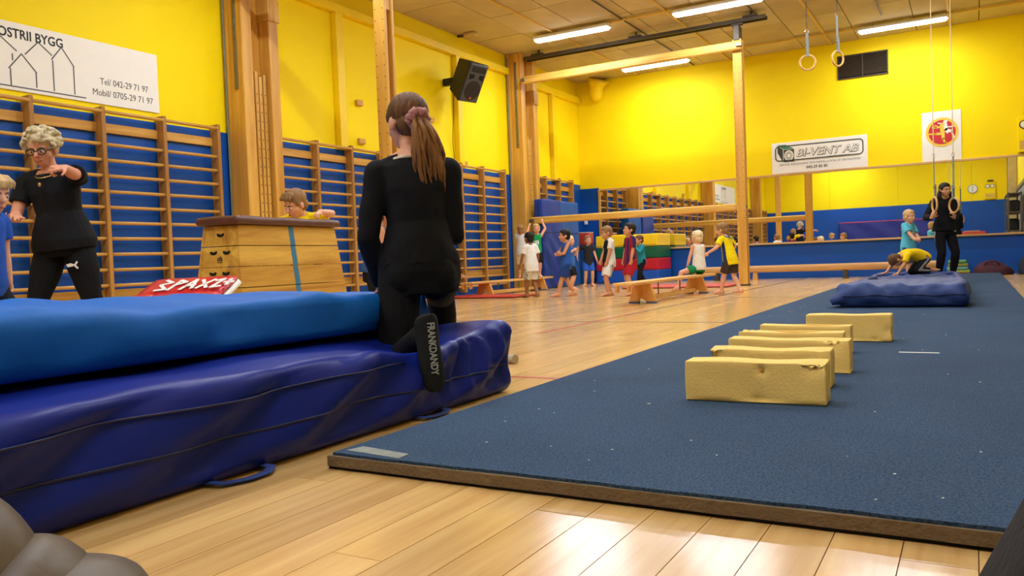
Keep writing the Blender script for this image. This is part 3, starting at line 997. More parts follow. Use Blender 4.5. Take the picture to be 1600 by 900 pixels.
# ------------------------------------------------------------------ vaulting box
M_LEATHER = plain('brown_leather', srgb(92, 52, 40), rough=.42, spec=.5, var=.12, vscale=14, bump=.2, bscale=70)
M_TAPEB = plain('blue_stripe_paint', srgb(52, 116, 150), rough=.5)
vb = thing('vaulting_box', 'wooden vaulting box with brown leather top and a painted blue stripe', 'vaulting box', (-4.76, 4.58, 0), .085)
VT, VZ = .905, .905                     # height of the wooden sections
def vdim(z):                            # half width, half length at height z
    k = 1 - z / VT
    return .165 + .10 * k, .555 + .09 * k
nsec = 6
hs = VT / nsec
for s in range(nsec):
    z0, z1 = s * hs + .003, (s + 1) * hs - .003
    sec = bpy.data.objects.new('box_section', None); COL.objects.link(sec); sec.parent = vb
    w0, l0 = vdim(z0); w1, l1 = vdim(z1)
    th = .022
    for sx in (-1, 1):                  # long boards
        vs = [(sx * w0, -l0, z0), (sx * w0, l0, z0), (sx * w1, l1, z1), (sx * w1, -l1, z1)]
        vi = [(sx * (w0 - th), -l0, z0), (sx * (w0 - th), l0, z0), (sx * (w1 - th), l1, z1), (sx * (w1 - th), -l1, z1)]
        MB().add(vs + vi, [(0, 1, 2, 3), (4, 7, 6, 5), (0, 4, 5, 1), (1, 5, 6, 2), (2, 6, 7, 3), (3, 7, 4, 0)]).build('side_board', M_BOX, sec)
        e = .0015
        MB().add([(sx * (w0 + e), -.02, z0), (sx * (w0 + e), .035, z0), (sx * (w1 + e), .03, z1), (sx * (w1 + e), -.025, z1),
                  (sx * (w0 - .004), -.02, z0), (sx * (w0 - .004), .035, z0), (sx * (w1 - .004), .03, z1), (sx * (w1 - .004), -.025, z1)],
                 [(0, 1, 2, 3), (4, 7, 6, 5), (0, 4, 5, 1), (1, 5, 6, 2), (2, 6, 7, 3), (3, 7, 4, 0)]).build('stripe', M_TAPEB, sec)
    for sy in (-1, 1):                  # end boards with hand holes
        q0, q1 = w0 - th - .001, w1 - th - .001
        vs = [(-q0, sy * (l0 - .004), z0), (q0, sy * (l0 - .004), z0), (q1, sy * (l1 - .004), z1), (-q1, sy * (l1 - .004), z1)]
        vi = [(a, b - sy * th, c) for a, b, c in vs]
        MB().add(vs + vi, [(0, 1, 2, 3), (4, 7, 6, 5), (0, 4, 5, 1), (1, 5, 6, 2), (2, 6, 7, 3), (3, 7, 4, 0)]).build('end_board', M_BOX, sec)
        lm = (l0 + l1) / 2 - .004
        ti = (l0 - l1) / (z1 - z0)
        holes = [0.0] if s == nsec - 1 else [-.062, .062]
        zc = (z0 + z1) / 2 + (.005 if s == nsec - 1 else .028)
        for hx in holes:
            poly = []
            for k in range(11):
                a = PI + PI * k / 10
                poly.append((.034 * math.cos(a), .018 * math.sin(a) + .004))
            poly += [(.036, .012), (.02, .014), (.012, .008), (-.012, .008), (-.02, .014), (-.036, .012)]
            M = frame_matrix((hx, sy * (lm + .0012 - ti * (zc - (z0 + z1) / 2)), zc), (-sy, 0, 0), (0, -sy * ti, 1))
            MB().prism(poly, .0012, M).build('hand_hole', M_DARKHOLE, sec)
        if s == nsec - 2 and sy < 0:
            mk = MB()
            M0 = (.0, -(l0 - .004 - ti * .03 + .0015), z0 + .03)
            stroke(mk, [(-.02, .034), (-.006, .03), (.004, .036)], .006, M0, (1, 0, 0), (0, ti, 1))
            stroke(mk, [(.006, .046), (.012, .03), (.022, .034)], .006, M0, (1, 0, 0), (0, ti, 1))
            stroke(mk, [(-.024, .02), (.024, .02)], .008, M0, (1, 0, 0), (0, ti, 1))
            stroke(mk, [(-.02, .004), (-.008, .004)], .007, M0, (1, 0, 0), (0, ti, 1))
            stroke(mk, [(.002, .004), (.02, .004)], .007, M0, (1, 0, 0), (0, ti, 1))
            tag(mk.build('maker_stamp', M_INK, sec), kind='stuff')
def disp_l(p, n):
    return .003 * np.sin(p[:, 1] * 14 + p[:, 0] * 9) + np.clip(n[:, 2], 0, 1) * .012 * np.cos(p[:, 0] / .21 * 1.4)
soft_box(-.205, .205, -.60, .60, VT + .001, VT + .058, .026, .035, disp_l).build('leather_top', M_LEATHER, vb, True)

# ------------------------------------------------------------------ red mini trampoline leaning by the box
M_REDV = plain('red_vinyl', srgb(196, 26, 34), rough=.35, spec=.5, var=.08, vscale=8, bump=.25, bscale=16)
M_BED = plain('trampoline_webbing', srgb(196, 178, 140), rough=.8, var=.2, vscale=120)
M_WPRINT = plain('white_print', srgb(240, 232, 226), rough=.5)
tr = thing('mini_trampoline', 'tilted mini trampoline with red pads and white frame before the vaulting box', 'trampoline', (-4.47, 3.43, 0))
NL, NR, FL, FR = Vector((-4.60, 3.00, .27)), Vector((-4.04, 3.22, .28)), Vector((-4.80, 3.56, .53)), Vector((-4.31, 3.80, .535))
ORG = Vector((-4.47, 3.43, 0))
def quadpt(u, v, h=0.0):
    p = NL.lerp(NR, u).lerp(FL.lerp(FR, u), v)
    n = (NR - NL).cross(FL - NL).normalized()
    return p + n * h - ORG
def pad(name, u0, u1, v0, v1, th, mat, wav=0.0):
    nu, nv = 14, 8
    vs, fs = [], []
    for s in (0, 1):
        for i in range(nu + 1):
            for j in range(nv + 1):
                a, b = i / nu, j / nv
                e = min(1, 5 * min(a, 1 - a) + .12) * min(1, 4 * min(b, 1 - b) + .12)
                h = (th * e ** .5 + wav * math.sin(a * 17 + b * 5) * e) if s else -.004
                vs.append(quadpt(u0 + (u1 - u0) * a, v0 + (v1 - v0) * b, h))
    st = (nu + 1) * (nv + 1)
    for i in range(nu):
        for j in range(nv):
            q = (i * (nv + 1) + j, (i + 1) * (nv + 1) + j, (i + 1) * (nv + 1) + j + 1, i * (nv + 1) + j + 1)
            fs.append(q[::-1]); fs.append(tuple(k + st for k in q))
    edge = [i * (nv + 1) for i in range(nu + 1)] + [nu * (nv + 1) + j for j in range(1, nv + 1)] + [i * (nv + 1) + nv for i in range(nu - 1, -1, -1)] + [j for j in range(nv - 1, 0, -1)]
    for k in range(len(edge)):
        a, b = edge[k], edge[(k + 1) % len(edge)]
        fs.append((a, b, b + st, a + st))
    return MB().add(vs, fs).build(name, mat, tr, True)
pad('safety_pad', -.02, 1.02, .56, 1.0, .025, M_REDV, .004)
pad('safety_pad', .70, 1.02, .0, .62, .04, M_REDV, .004)
pad('safety_pad', -.02, .24, .0, .62, .04, M_REDV, .006)
pad('safety_pad', -.02, 1.02, -.12, .0, .03, M_REDV, .004)
vs = [quadpt(u, v, h) for h in (-.012, -.006) for u, v in ((.2, .02), (.74, .02), (.74, .66), (.2, .66))]
MB().add(vs, [(3, 2, 1, 0), (4, 5, 6, 7), (0, 1, 5, 4), (1, 2, 6, 5), (2, 3, 7, 6), (3, 0, 4, 7)]).build('jumping_bed', M_BED, tr)
fr = [quadpt(u, v, -.03) for u, v in ((-.01, -.1), (1.01, -.1), (1.03, .95), (.98, 1.0), (.02, 1.0), (-.02, .95))]
MB().tube(fr, .02, 10, closed=True).build('frame', M_WHITE, tr, True)
for u, v in ((.05, 0), (.95, 0), (.06, .9), (.94, .9)):
    p = quadpt(u, v, -.03)
    MB().tube([p, (p.x, p.y, .02)], .017, 8).build('leg', M_WHITE, tr, True)
    MB().tube([(p.x, p.y, 0), (p.x, p.y, .05)], .024, 10).build('rubber_foot', M_BLACK, tr, True)
pr = MB()
nP = (NR - NL).cross(FL - NL).normalized()
org = quadpt(.16, .62, .026)
uu, vv = (NR - NL).normalized(), (FL - NL).normalized()
for k, path in enumerate([[(0.02, .02), (.10, .03), (.02, .10), (.10, .13), (.03, .17)], [(.13, .02), (.16, .16), (.22, .13), (.15, .09)], [(.23, .02), (.29, .16), (.32, .03)], [(.25, .07), (.32, .08)],
                          [(.35, .15), (.44, .03)], [(.36, .03), (.45, .15)], [(.47, .13), (.53, .15), (.48, .03), (.55, .04)], [(.59, .06), (.59, .14)], [(.555, .10), (.625, .10)]]):
    stroke(pr, [(a * .84, b) for a, b in path], .024, org, uu, vv, .003)
tag(pr.build('pad_print', M_WPRINT, tr), 'white lettering on the red pad', kind='stuff')

# white tubular leg with rubber foot lying on the floor behind the navy mat
M_RUBBER = plain('beige_rubber', srgb(176, 160, 132), rough=.8, var=.06, vscale=40)
tl = thing('tubular_leg', 'white tubular frame leg with beige rubber foot on the floor behind the navy mat', 'frame leg', (-2.26, 3.86, .026))
MB().tube([(.02, .02, 0), (-.30, .10, .02)], .013, 10, round_ends=True).build('tube', M_WHITE, tl, True)
MB().tube([(.015, .0, -.006), (-.28, -.10, .0)], .013, 10, round_ends=True).build('tube', M_WHITE, tl, True)
MB().tube([(-.01, .015, 0), (.055, -.005, 0)], [.024, .026], 14).build('rubber_foot', M_RUBBER, tl)

# ------------------------------------------------------------------ benches
M_BENCH = wood('bench_wood', srgb(206, 148, 70), srgb(240, 192, 110), 'y', scale=8, rough=.38)
M_BENCHZ = wood('bench_leg_wood', srgb(206, 140, 60), srgb(236, 176, 90), 'z', scale=8, rough=.4)
M_FOOTB = plain('blue_rubber_foot', srgb(70, 92, 128), rough=.7)
def bench(x, y0, y1, h, leg0, leg1, label):
    t = thing('gym_bench', label, 'bench', (x, y0, 0))
    L = y1 - y0
    MB().box(-.115, .115, 0, L, h - .035, h, .006).build('seat_board', M_BENCH, t)
    MB().box(-.03, .03, leg0 - y0 + .1, leg1 - y0 - .1, .03, .085, .006).build('lower_rail', M_BENCH, t)
    for yy in (leg0 - y0, leg1 - y0):
        lg = MB()
        # trapezoid leg with an arch cut out between its two feet
        poly = [(-.17, .02), (-.05, .02), (-.04, .055), (.04, .055), (.05, .02), (.17, .02), (.10, h - .035), (-.10, h - .035)]
        lg.prism(poly, .045, frame_matrix((0, yy + .022, 0), (1, 0, 0), (0, 0, 1)))
        g = lg.build('leg', M_BENCHZ, t)
        for s in (-1, 1):
            MB().box(s * .11 - .065, s * .11 + .065, yy - .03, yy + .03, 0, .022, .004).build('rubber_foot', M_FOOTB, g)
    for yy in (L * .35, L * .6):
        MB().tube([(0, yy, .08), (0, yy, h - .035)], .008, 6).build('tie_rod', M_STEEL, t)
    for s in (-1, 1):
        MB().box(s * .07 - .012, s * .07 + .012, -.012, .06, h - .11, h - .03, .006).build('hook', M_BENCHZ, t)
    return t
bench(-7.06, 10.85, 13.72, .25, 11.42, 13.35, 'long low wooden bench before the wall bars by the far column')
bench(-3.46, 8.55, 12.0, .27, 9.2, 11.35, 'wooden bench with blue rubber feet in mid floor, a child seated on it')

# low balance beam in front of the mirror wall
bb = thing('balance_beam', 'low round-edged wooden balance beam along the foot of the mirror wall', 'balance beam', (-5.1, 16.4, 0))
M_BEAMW = wood('balance_beam_wood', srgb(196, 142, 80), srgb(228, 180, 118), 'x', scale=7)
def disp0(p, n): return 0 * p[:, 0]
soft_box(0, 4.6, -.06, .06, .15, .285, .05, .1, disp0).build('beam', M_BEAMW, bb, True)
for x in (.55, 1.32, 3.0, 4.1):
    g = MB().prism([(-.05, 0), (.05, 0), (.035, .15), (-.035, .15)], .10, frame_matrix((x, .05, 0), (1, 0, 0), (0, 0, 1))).build('leg', M_BENCHZ if x == 1.32 else M_DSTEEL, bb)

# ------------------------------------------------------------------ thin red mats
M_REDMAT = plain('red_mat', srgb(196, 66, 48), rough=.55, var=.06, vscale=6, bump=.1, bscale=20)
M_PINKMAT = plain('faded_red_mat', srgb(206, 92, 84), rough=.55, var=.06, vscale=6)
def thin_mat(x0, x1, y0, y1, mat, label, h=.035, rz=0):
    t = thing('thin_mat', label, 'gym mat', ((x0 + x1) / 2, (y0 + y1) / 2, 0), rz)
    hx, hy = (x1 - x0) / 2, (y1 - y0) / 2
    MB().box(-hx, hx, -hy, hy, .010, h, .006).build('cover', mat, t)
    MB().box(-hx + .004, hx - .004, -hy + .004, hy - .004, 0.001, .010).build('base', M_BLACK, t)
thin_mat(-7.36, -6.10, 10.66, 11.36, M_REDMAT, 'thin red mat on the floor in front of the wall bars under the bench')
thin_mat(-5.35, -3.50, 13.2, 14.4, M_PINKMAT, 'thin faded red mat on the floor behind the seated child\'s bench')

# ------------------------------------------------------------------ mats standing against the left wall
M_BLUEMAT = plain('blue_vinyl_mat', srgb(30, 60, 144), rough=.45, var=.06, vscale=4, bump=.2, bscale=6)
M_BLUEMAT2 = plain('sky_blue_vinyl_mat', srgb(14, 82, 160), rough=.45, var=.06, vscale=4, bump=.15, bscale=6)
def standing_mat(y0, y1, xf, th, h, mat, label, wav):
    t = thing('standing_mat', label, 'gym mat', (xf - th, (y0 + y1) / 2, 0))
    hy = (y1 - y0) / 2
    def d(p, n):
        return np.clip(n[:, 0], 0, 1) * wav * (np.sin(p[:, 2] * 16 + p[:, 1] * 7 + 2 * np.sin(p[:, 1] * 5)) * np.clip(1.3 - p[:, 2], 0, 1)) + .004 * np.sin(p[:, 1] * 9 + p[:, 2] * 5)
    soft_box(.0, th, -hy, hy, .004, h, .03, .05, d).build('cover', mat, t, True)
    MB().tube([(th + .012, -hy + .03, h * .63), (th + .012, hy - .03, h * .63)], .004, 6).build('seam', M_SEAM, t)
    MB().tube([(th * .5, -hy - .004, .05), (th * .5, -hy - .004, h - .05)], .004, 6).build('seam', M_SEAM, t)
standing_mat(13.86, 14.66, -7.19, .20, 1.75, M_BLUEMAT, 'darker blue thick mat standing on end beside the far column', .02)
standing_mat(14.69, 15.55, -7.22, .20, 1.74, M_BLUEMAT2, 'brighter blue thick mat standing on end beside the darker one', .006)
M_REDUP = plain('red_foam_block', srgb(188, 62, 50), rough=.5, var=.08)
t = thing('blue_bolster', 'upright blue padded block in the back corner under the red one', 'bolster', (-7.42, 16.3, 0))
soft_box(-.15, .15, -.15, .15, .004, .85, .03, .06, disp0).build('cover', M_BLUEMAT2, t, True)
t = thing('red_bolster', 'red padded block with white top behind the children by the back corner', 'bolster', (-7.42, 16.3, .852))
soft_box(-.14, .14, -.14, .14, .0, .268, .03, .06, disp0).build('cover', M_REDUP, t, True)
MB().box(-.135, .135, -.135, .135, .269, .283, .004).build('cap', M_WHITE, t)
# coloured stack in front of the mirror
M_FY, M_FG, M_FR, M_FB = [plain('foam_' + c, srgb(*v), rough=.5, var=.05) for c, v in (('yellow', (250, 210, 20)), ('green', (0, 92, 58)), ('red', (196, 24, 44)), ('blue', (20, 84, 190)))]
zz = 0.003
for m, h, lab in ((M_FB, .27, 'blue foam layer at the bottom of the coloured stack by the mirror'), (M_FR, .25, 'red foam layer of the coloured stack, on the blue one'),
                  (M_FG, .25, 'dark green foam layer of the coloured stack, under the yellow'), (M_FY, .26, 'bright yellow foam layer on top of the coloured stack by the mirror')):
    L2 = .76
    t = thing('foam_slab', lab, 'foam slab', (-6.36, 16.42, zz), 0, 'coloured foam slabs stacked by the mirror')
    soft_box(-.70, .70, -.40, .42, 0.0, h - .003, .025, .07, lambda p, n: .005 * np.sin(p[:, 0] * 6 + p[:, 2] * 9)).build('cover', m, t, True)
    MB().tube([(-.68, -.405, .03), (.68, -.405, .03)], .003, 6).build('seam', M_SEAM, t)
    zz += h
t = thing('wall_socket', 'small white wall socket on the blue corner wall above the red bolster', 'socket', (-7.70, YB - .012, 1.38))
MB().box(-.04, .04, -.03, 0, -.045, .045, .008).build('plate', M_WHITE, t)
MB().box(-.02, .02, -.034, -.028, -.02, .02, .004).build('socket_face', M_SIGN, t)

# small cushions and bags at the far right
M_GREENC = [plain('cushion_' + n, srgb(*c), rough=.8, var=.25, vscale=30) for n, c in (('green', (96, 150, 96)), ('lime', (150, 168, 70)), ('aqua', (110, 168, 160)), ('olive', (140, 140, 70)), ('rust', (176, 90, 60)))]
zz = .001
for k, (m, h, lab) in enumerate(((M_GREENC[4], .05, 'rust and green'), (M_GREENC[1], .055, 'lime green'), (M_GREENC[2], .055, 'aqua'), (M_GREENC[3], .06, 'olive patterned'), (M_GREENC[0], .06, 'pale green'))):
    t = tag(soft_box(-.19 + .008 * k, .19 - .012 * k, -.17, .17, 0, h - .002, .022, .06, disp0).build('seat_pad', m, None, True), lab + ' flat cushion in the pile by the mirror, %s' % ['lowest', 'second from below', 'middle one', 'second from the top', 'topmost'][k], 'cushion', 'pile of flat cushions by the mirror wall')
    t.location = (-.24 + .012 * (k % 2), 16.56, zz + (.0)); zz += h
M_MAROON = plain('maroon_cloth', srgb(72, 34, 44), rough=.85, var=.15, vscale=10, bump=.5, bscale=12)
M_DKNAVY = plain('dark_navy_cloth', srgb(22, 30, 44), rough=.8, var=.15, vscale=10, bump=.5, bscale=12)
def heap(name, cx, cy, sx, sy, h, mat, label, cat, ph):
    t = thing(name, label, cat, (cx, cy, 0))
    mb = MB()
    nu, nv = 28, 10
    vs, fs = [], []
    for j in range(nv + 1):
        b = j / nv
        for i in range(nu):
            a = 2 * PI * i / nu
            r = (1 - b ** 2.2) ** .6 if b < 1 else 0
            wob = 1 + .10 * math.sin(3 * a + ph + b * 4) + .06 * math.sin(7 * a - ph + b * 9)
            vs.append((sx * r * wob * math.cos(a), sy * r * wob * math.sin(a), max(0.002, h * b * (1 + .12 * math.sin(2 * a + ph)))))
    for j in range(nv):
        for i in range(nu):
            fs.append((j * nu + i, j * nu + (i + 1) % nu, (j + 1) * nu + (i + 1) % nu, (j + 1) * nu + i))
    mb.add(vs, fs)
    mb.build('bag_body', mat, t, True)
    MB().tube([(-sx * .4, -sy * .5, h * .75), (-sx * .2, -sy * .55, h * 1.0), (sx * .2, -sy * .55, h * 1.0), (sx * .4, -sy * .5, h * .75)], .012, 8).build('strap', mat, t, True)
heap('cloth_bag', .28, 16.5, .30, .24, .24, M_MAROON, 'slumped maroon bag on the floor at the foot of the mirror wall', 'bag', .5)
heap('cloth_bag', .92, 16.55, .25, .26, .36, M_DKNAVY, 'dark navy bag on the floor at the far right edge', 'bag', 2.0)

# bag standing in for an unidentified black shape, grey padded jacket by the camera
M_BLACKCLOTH = plain('black_cloth', srgb(16, 15, 17), rough=.85, var=.12, vscale=20, bump=.4, bscale=40)
bg = thing('bag_stand_in', 'soft bag standing in for an unidentified black shape at the lower right edge', 'bag', (.235, 1.30, 0), .1)
def disp_bag(p, n): return .006 * np.sin(p[:, 2] * 18 + p[:, 1] * 11) + .01 * np.sin(p[:, 2] * 7 + 1)
mbb = soft_box(-.2, .2, -.13, .13, .002, .36, .05, .04, disp_bag)
mbb.v = [((x - .2) * (1.1 - .9 * z) + .2, y * (1.1 - .6 * z), z) for x, y, z in mbb.v]
mbb.build('bag_body', M_BLACKCLOTH, bg, True)
MB().tube([(-.10, 0, .33), (-.06, 0, .42), (.06, 0, .42), (.10, 0, .33)], .013, 8).build('strap', M_BLACKCLOTH, bg, True)
M_JACKET = plain('grey_padded_nylon', srgb(98, 84, 66), rough=.45, spec=.5, var=.08, vscale=6, bump=.2, bscale=22)
jk = thing('padded_jacket', 'grey-brown padded jacket heaped on the floor at the lower left corner', 'jacket', (0, 0, 0))
for cx, cy, rx, hz in ((-1.455, .632, .18, .262), (-1.365, .72, .125, .145), (-1.315, .775, .12, .100)):
    ry = .16
    mb = MB().ell((cx, cy, 0), (rx * .868, rx * .496, 0), (-ry * .496, ry * .868, 0), (0, 0, hz), 36, 24)
    mb.v = [(x + .002 * math.sin(y * 40 + z * 20), y, max(.002, z + .003 * math.sin(x * 25 + y * 30))) for x, y, z in mb.v]
    mb.build('quilted_fold', M_JACKET, jk, True)

# ------------------------------------------------------------------ loudspeaker
M_SPK = plain('speaker_shell', srgb(40, 38, 38), rough=.55, bump=.15, bscale=220)
M_SPKF = plain('speaker_front_grey', srgb(74, 74, 76), rough=.5)
M_ORANGE = plain('orange_badge', srgb(226, 84, 30), rough=.5)
sk = thing('loudspeaker', 'black and grey loudspeaker tilted down on the yellow wall', 'loudspeaker', (-7.36, 11.58, 3.66))
Ms = Matrix.Rotation(math.radians(-14), 4, 'Z') @ Matrix.Rotation(math.radians(31), 4, 'Y')     # front along +x, tilted down
def tf(mb): mb.v = [tuple(Ms @ Vector(p)) for p in mb.v]; return mb
# wedge shaped cabinet: narrower at the back
poly = [(-.19, -.13), (.17, -.21), (.19, -.20), (.19, .20), (.17, .21), (-.19, .13)]
cabm = MB(); cabm.prism(poly, .66); cabm.v = [(x, y, z - .33) for x, y, z in cabm.v]
cabm.v = [(x, y, z - (.05 if (x < 0 and z > 0) else 0) + (.07 if (x < 0 and z < 0) else 0)) for x, y, z in cabm.v]
tf(cabm).build('cabinet', M_SPK, sk)
tf(MB().box(.185, .215, -.20, .20, -.325, .325, .02)).build('front_panel', M_SPKF, sk)
tf(MB().tube([(.208, 0, -.12), (.222, 0, -.12)], [.17, .165], 28)).build('woofer_grille', M_BLACK, sk)
tf(MB().box(.214, .222, -.15, .15, .19, .29, .012)).build('horn', M_BLACK, sk)
for s in (-1, 1):
    tf(MB().prism([(s * .05, .09), (s * .15, .06), (s * .16, .15), (s * .06, .15)], .008, frame_matrix((.214, 0, 0), (0, 1, 0), (0, 0, 1)))).build('bass_port', M_DARKHOLE, sk)
tf(MB().box(.222, .226, -.02, .02, -.265, -.235, .003)).build('badge', M_ORANGE, sk)
tf(MB().box(-.28, -.18, -.06, .06, -.08, .08, .01)).build('wall_bracket', M_BLACK, sk)
MB().box(-.46, -.24, -.05, .05, -.06, .06, .008).build('bracket_arm', M_BLACK, sk)
MB().tube([(-.30, .05, -.2), (-.36, .10, -.5), (-.44, .16, -1.0), (-.455, .22, -1.28)], .006, 6).build('cable', M_BLACK, sk)

# ventilation grille
M_GRILLE = plain('dark_grille', srgb(74, 62, 46), rough=.5, metal=.3)
vg = thing('ventilation_grille', 'dark slatted ventilation grille high on the yellow back wall', 'grille', (-2.235, YB, 3.845))
MB().box(0, .9, -.012, 0, 0, .455).build('back_plate', M_DARKHOLE, vg)
for a in ((0, .9, 0, .022), (0, .9, .433, .455)):
    MB().box(a[0], a[1], -.03, 0, a[2], a[3], .003).build('frame_bar', M_GRILLE, vg)
for xx in (0, .44, .878):
    MB().box(xx, xx + .022, -.03, 0, .022, .433, .003).build('frame_bar', M_GRILLE, vg)
sm = MB().box(.0, .416, -.024, -.020, -.011, .011, 0).mesh('slat'); sm.materials.append(M_GRILLE)
for xx in (.023, .462):
    for k in range(13):
        o = bpy.data.objects.new('slat', sm); COL.objects.link(o); o.parent = vg
        o.location = (xx, -.004, .045 + k * .0305); o.rotation_euler = (-.6, 0, 0)

# yellow boxes with round dials (one on the back wall, its twin on the rear wall in the mirror), clock
def dial_box(x, y, z, sgn, label):
    t = thing('dial_box', label, 'wall box', (x, y, z))
    f = sgn
    MB().box(0, .36, min(0, f * .12), max(0, f * .12), -.62, 0, .008).build('case', M_YELLOW, t)
    for k in (0, 1):
        cx = .10 + k * .16
        MB().tube([(cx, f * .12, -.14), (cx, f * .135, -.14)], [.078, .074], 22).build('dial_rim', M_BLACK, t)
        MB().tube([(cx, f * .134, -.14), (cx, f * .140, -.14)], .060, 22).build('dial_face', M_SIGN, t)
    MB().box(.03, .33, min(f * .12, f * .124), max(f * .12, f * .124), -.57, -.42).build('lower_recess', M_BATTEN, t)
    MB().box(.10, .30, min(f * .02, f * .08), max(f * .02, f * .08), .04, .10, .006).build('vent_cap', M_DSTEEL, t)
dial_box(.72, YB, 2.76, -1, 'yellow box with round white dials on the back wall at the right edge')
dial_box(.42, YR + .012, 2.86, 1, 'yellow box with two dials on the rear wall, seen in the mirror')
ck = thing('wall_clock', 'round white wall clock on the yellow rear wall, seen in the mirror', 'clock', (.03, YR, 2.66))
MB().tube([(0, 0, 0), (0, .04, 0)], .17, 28).build('rim', M_STEEL, ck)
MB().tube([(0, .039, 0), (0, .046, 0)], .15, 28).build('face', M_SIGN, ck)
hd = MB().box(-.006, .006, .046, .05, 0, .10).build('hour_hand', M_INK, ck)
MB().box(-.005, .005, .05, .054, -.12, 0).build('minute_hand', M_INK, ck)

# crash mat and red mat at the rear wall: they show in the mirror
cm = thing('crash_mat', 'blue crash mat with pink edge piping leaning on the rear wall, seen in the mirror', 'gym mat', (-3.1, YR + .2, 0))
soft_box(-1.7, 1.7, -.16, .16, .004, 1.62, .04, .1, lambda p, n: .012 * np.sin(p[:, 0] * 5 + p[:, 2] * 7)).build('cover', plain('dark_blue_vinyl', srgb(34, 44, 130), rough=.45), cm, True)
MB().box(-1.68, 1.68, .15, .175, 1.585, 1.615, .006).build('piping', plain('pink_piping', srgb(206, 66, 110), rough=.5), cm)
rm_ = thing('red_crash_mat', 'red mat with pale top leaning low on the rear wall, seen in the mirror', 'gym mat', (-.1, YR + .22, 0))
soft_box(-.55, .55, -.15, .15, .004, 1.02, .05, .1, disp0).build('cover', M_REDMAT, rm_, True)
MB().box(-.2, .35, -.1, .1, 1.02, 1.05, .008).build('pale_top', M_LEDGE, rm_)
pp = thing('padded_pillar', 'grey timber pillar on the right wall, seen in the mirror', 'pillar', (XR - .15, 4.6, 0))
MB().box(-.1, .14, -.12, .12, 0, HC, .01).build('pillar_body', plain('pillar_paint', srgb(190, 164, 100), rough=.6), pp)
MB().tube([(-.105, -.125, 0), (-.105, -.125, HC)], .012, 6).build('cable', M_DSTEEL, pp)
rk = thing('equipment_rack', 'steel equipment rack with dark shelves on the right wall, seen in the mirror', 'rack', (XR - .36, 7.4, 0))
for yy in (-1.1, 1.1):
    for xx in (-.02, .28):
        MB().box(xx - .02, xx + .02, yy - .02, yy + .02, 0, 1.9, .004).build('upright', M_STEEL, rk)
for z in (.35, .85, 1.35, 1.85):
    MB().box(-.04, .30, -1.12, 1.12, z, z + .03, .004).build('shelf', M_STEEL, rk)
for k, (yy, z, w, h) in enumerate(((-.7, .88, .5, .35), (.1, .88, .7, .3), (-.6, 1.38, .8, .36), (.6, 1.38, .6, .3))):
    o = tag(MB().box(XR - .36, XR - .10, 7.4 + yy - w / 2, 7.4 + yy + w / 2, z + .002, z + h, .03).build('storage_box', M_BLACK), 'dark storage box on the %s of the steel rack, %s' % (('middle shelf', 'nearer the camera') if k == 0 else ('middle shelf', 'nearer the mirror') if k == 1 else ('upper shelf', 'nearer the camera') if k == 2 else ('upper shelf', 'nearer the mirror')), 'box')

# yellow horn-shaped heater hood in the ceiling corner, small ceiling box
hn = thing('ceiling_horn', 'yellow horn-shaped hood high in the back left corner under the ceiling', 'hood', (-7.30, YB - .10, 4.20))
MB().tube([(0, 0, -.12), (.0, 0, -.06), (.0, -.02, .05), (.02, -.05, .16), (.06, -.08, .27), (.10, -.1, .355)], [.05, .12, .15, .15, .20, .26], 18).build('hood', M_YTRIM, hn, True)
MB().box(-.09, .05, .02, .10, -.04, .06, .01).build('bracket', M_YTRIM, hn)
dt = thing('ceiling_detector', 'small pale detector on the ceiling edge left of the loudspeaker', 'detector', (-7.55, 12.05, HC))
MB().box(-.10, .12, -.08, .08, -.07, 0, .02).build('case', M_CEIL, dt)
MB().tube([(-.1, 0, -.03), (-.26, 0, -.02)], .02, 8).build('cable_gland', M_DSTEEL, dt)

# ------------------------------------------------------------------ signs
bn = thing('advertising_banner', 'white building firm banner with house outlines above the wall bars', 'banner', (XL + .004, 3.0, 2.36))
MB().box(0, .012, 0, 2.925, 0, .64).build('board', M_SIGN, bn)
SX = .0125
O, UX, UY = (SX, 0, 0), (0, 1, 0), (0, 0, 1)
lettering('OSTRII BYGG', .125, M_INK, bn, (SX, 1.235, .495), UX, UY, width=.62, bold=.0025)
BNP = MB()
def bpt(px, py):    # banner drawing grid: 100 units across the right part of the banner
    return (px, py)
for path in ([(1.24, .50), (1.40, .375)], [(1.36, .34), (1.36, .28)], [(1.32, .20), (1.445, .355), (1.58, .20)], [(1.335, .20), (1.335, .045)], [(1.575, .20), (1.575, .06)],
             [(1.48, .36), (1.61, .50), (1.74, .40)], [(1.735, .36), (1.84, .50), (1.96, .33)], [(1.745, .35), (1.745, .055)], [(1.955, .33), (1.955, .055)], [(1.05, .035), (2.07, .035)]):
    stroke(BNP, path, .011, O, UX, UY)
tag(BNP.build('house_drawing', M_GREYINK, bn), 'black line drawing of gabled houses', kind='stuff')
lettering('Tel/ 042-29 71 97', .095, M_GREYINK, bn, (SX, 2.235, .205), UX, UY, width=.56)
lettering('Mobil/ 0705-29 71 97', .095, M_GREYINK, bn, (SX, 2.145, .085), UX, UY, width=.70)

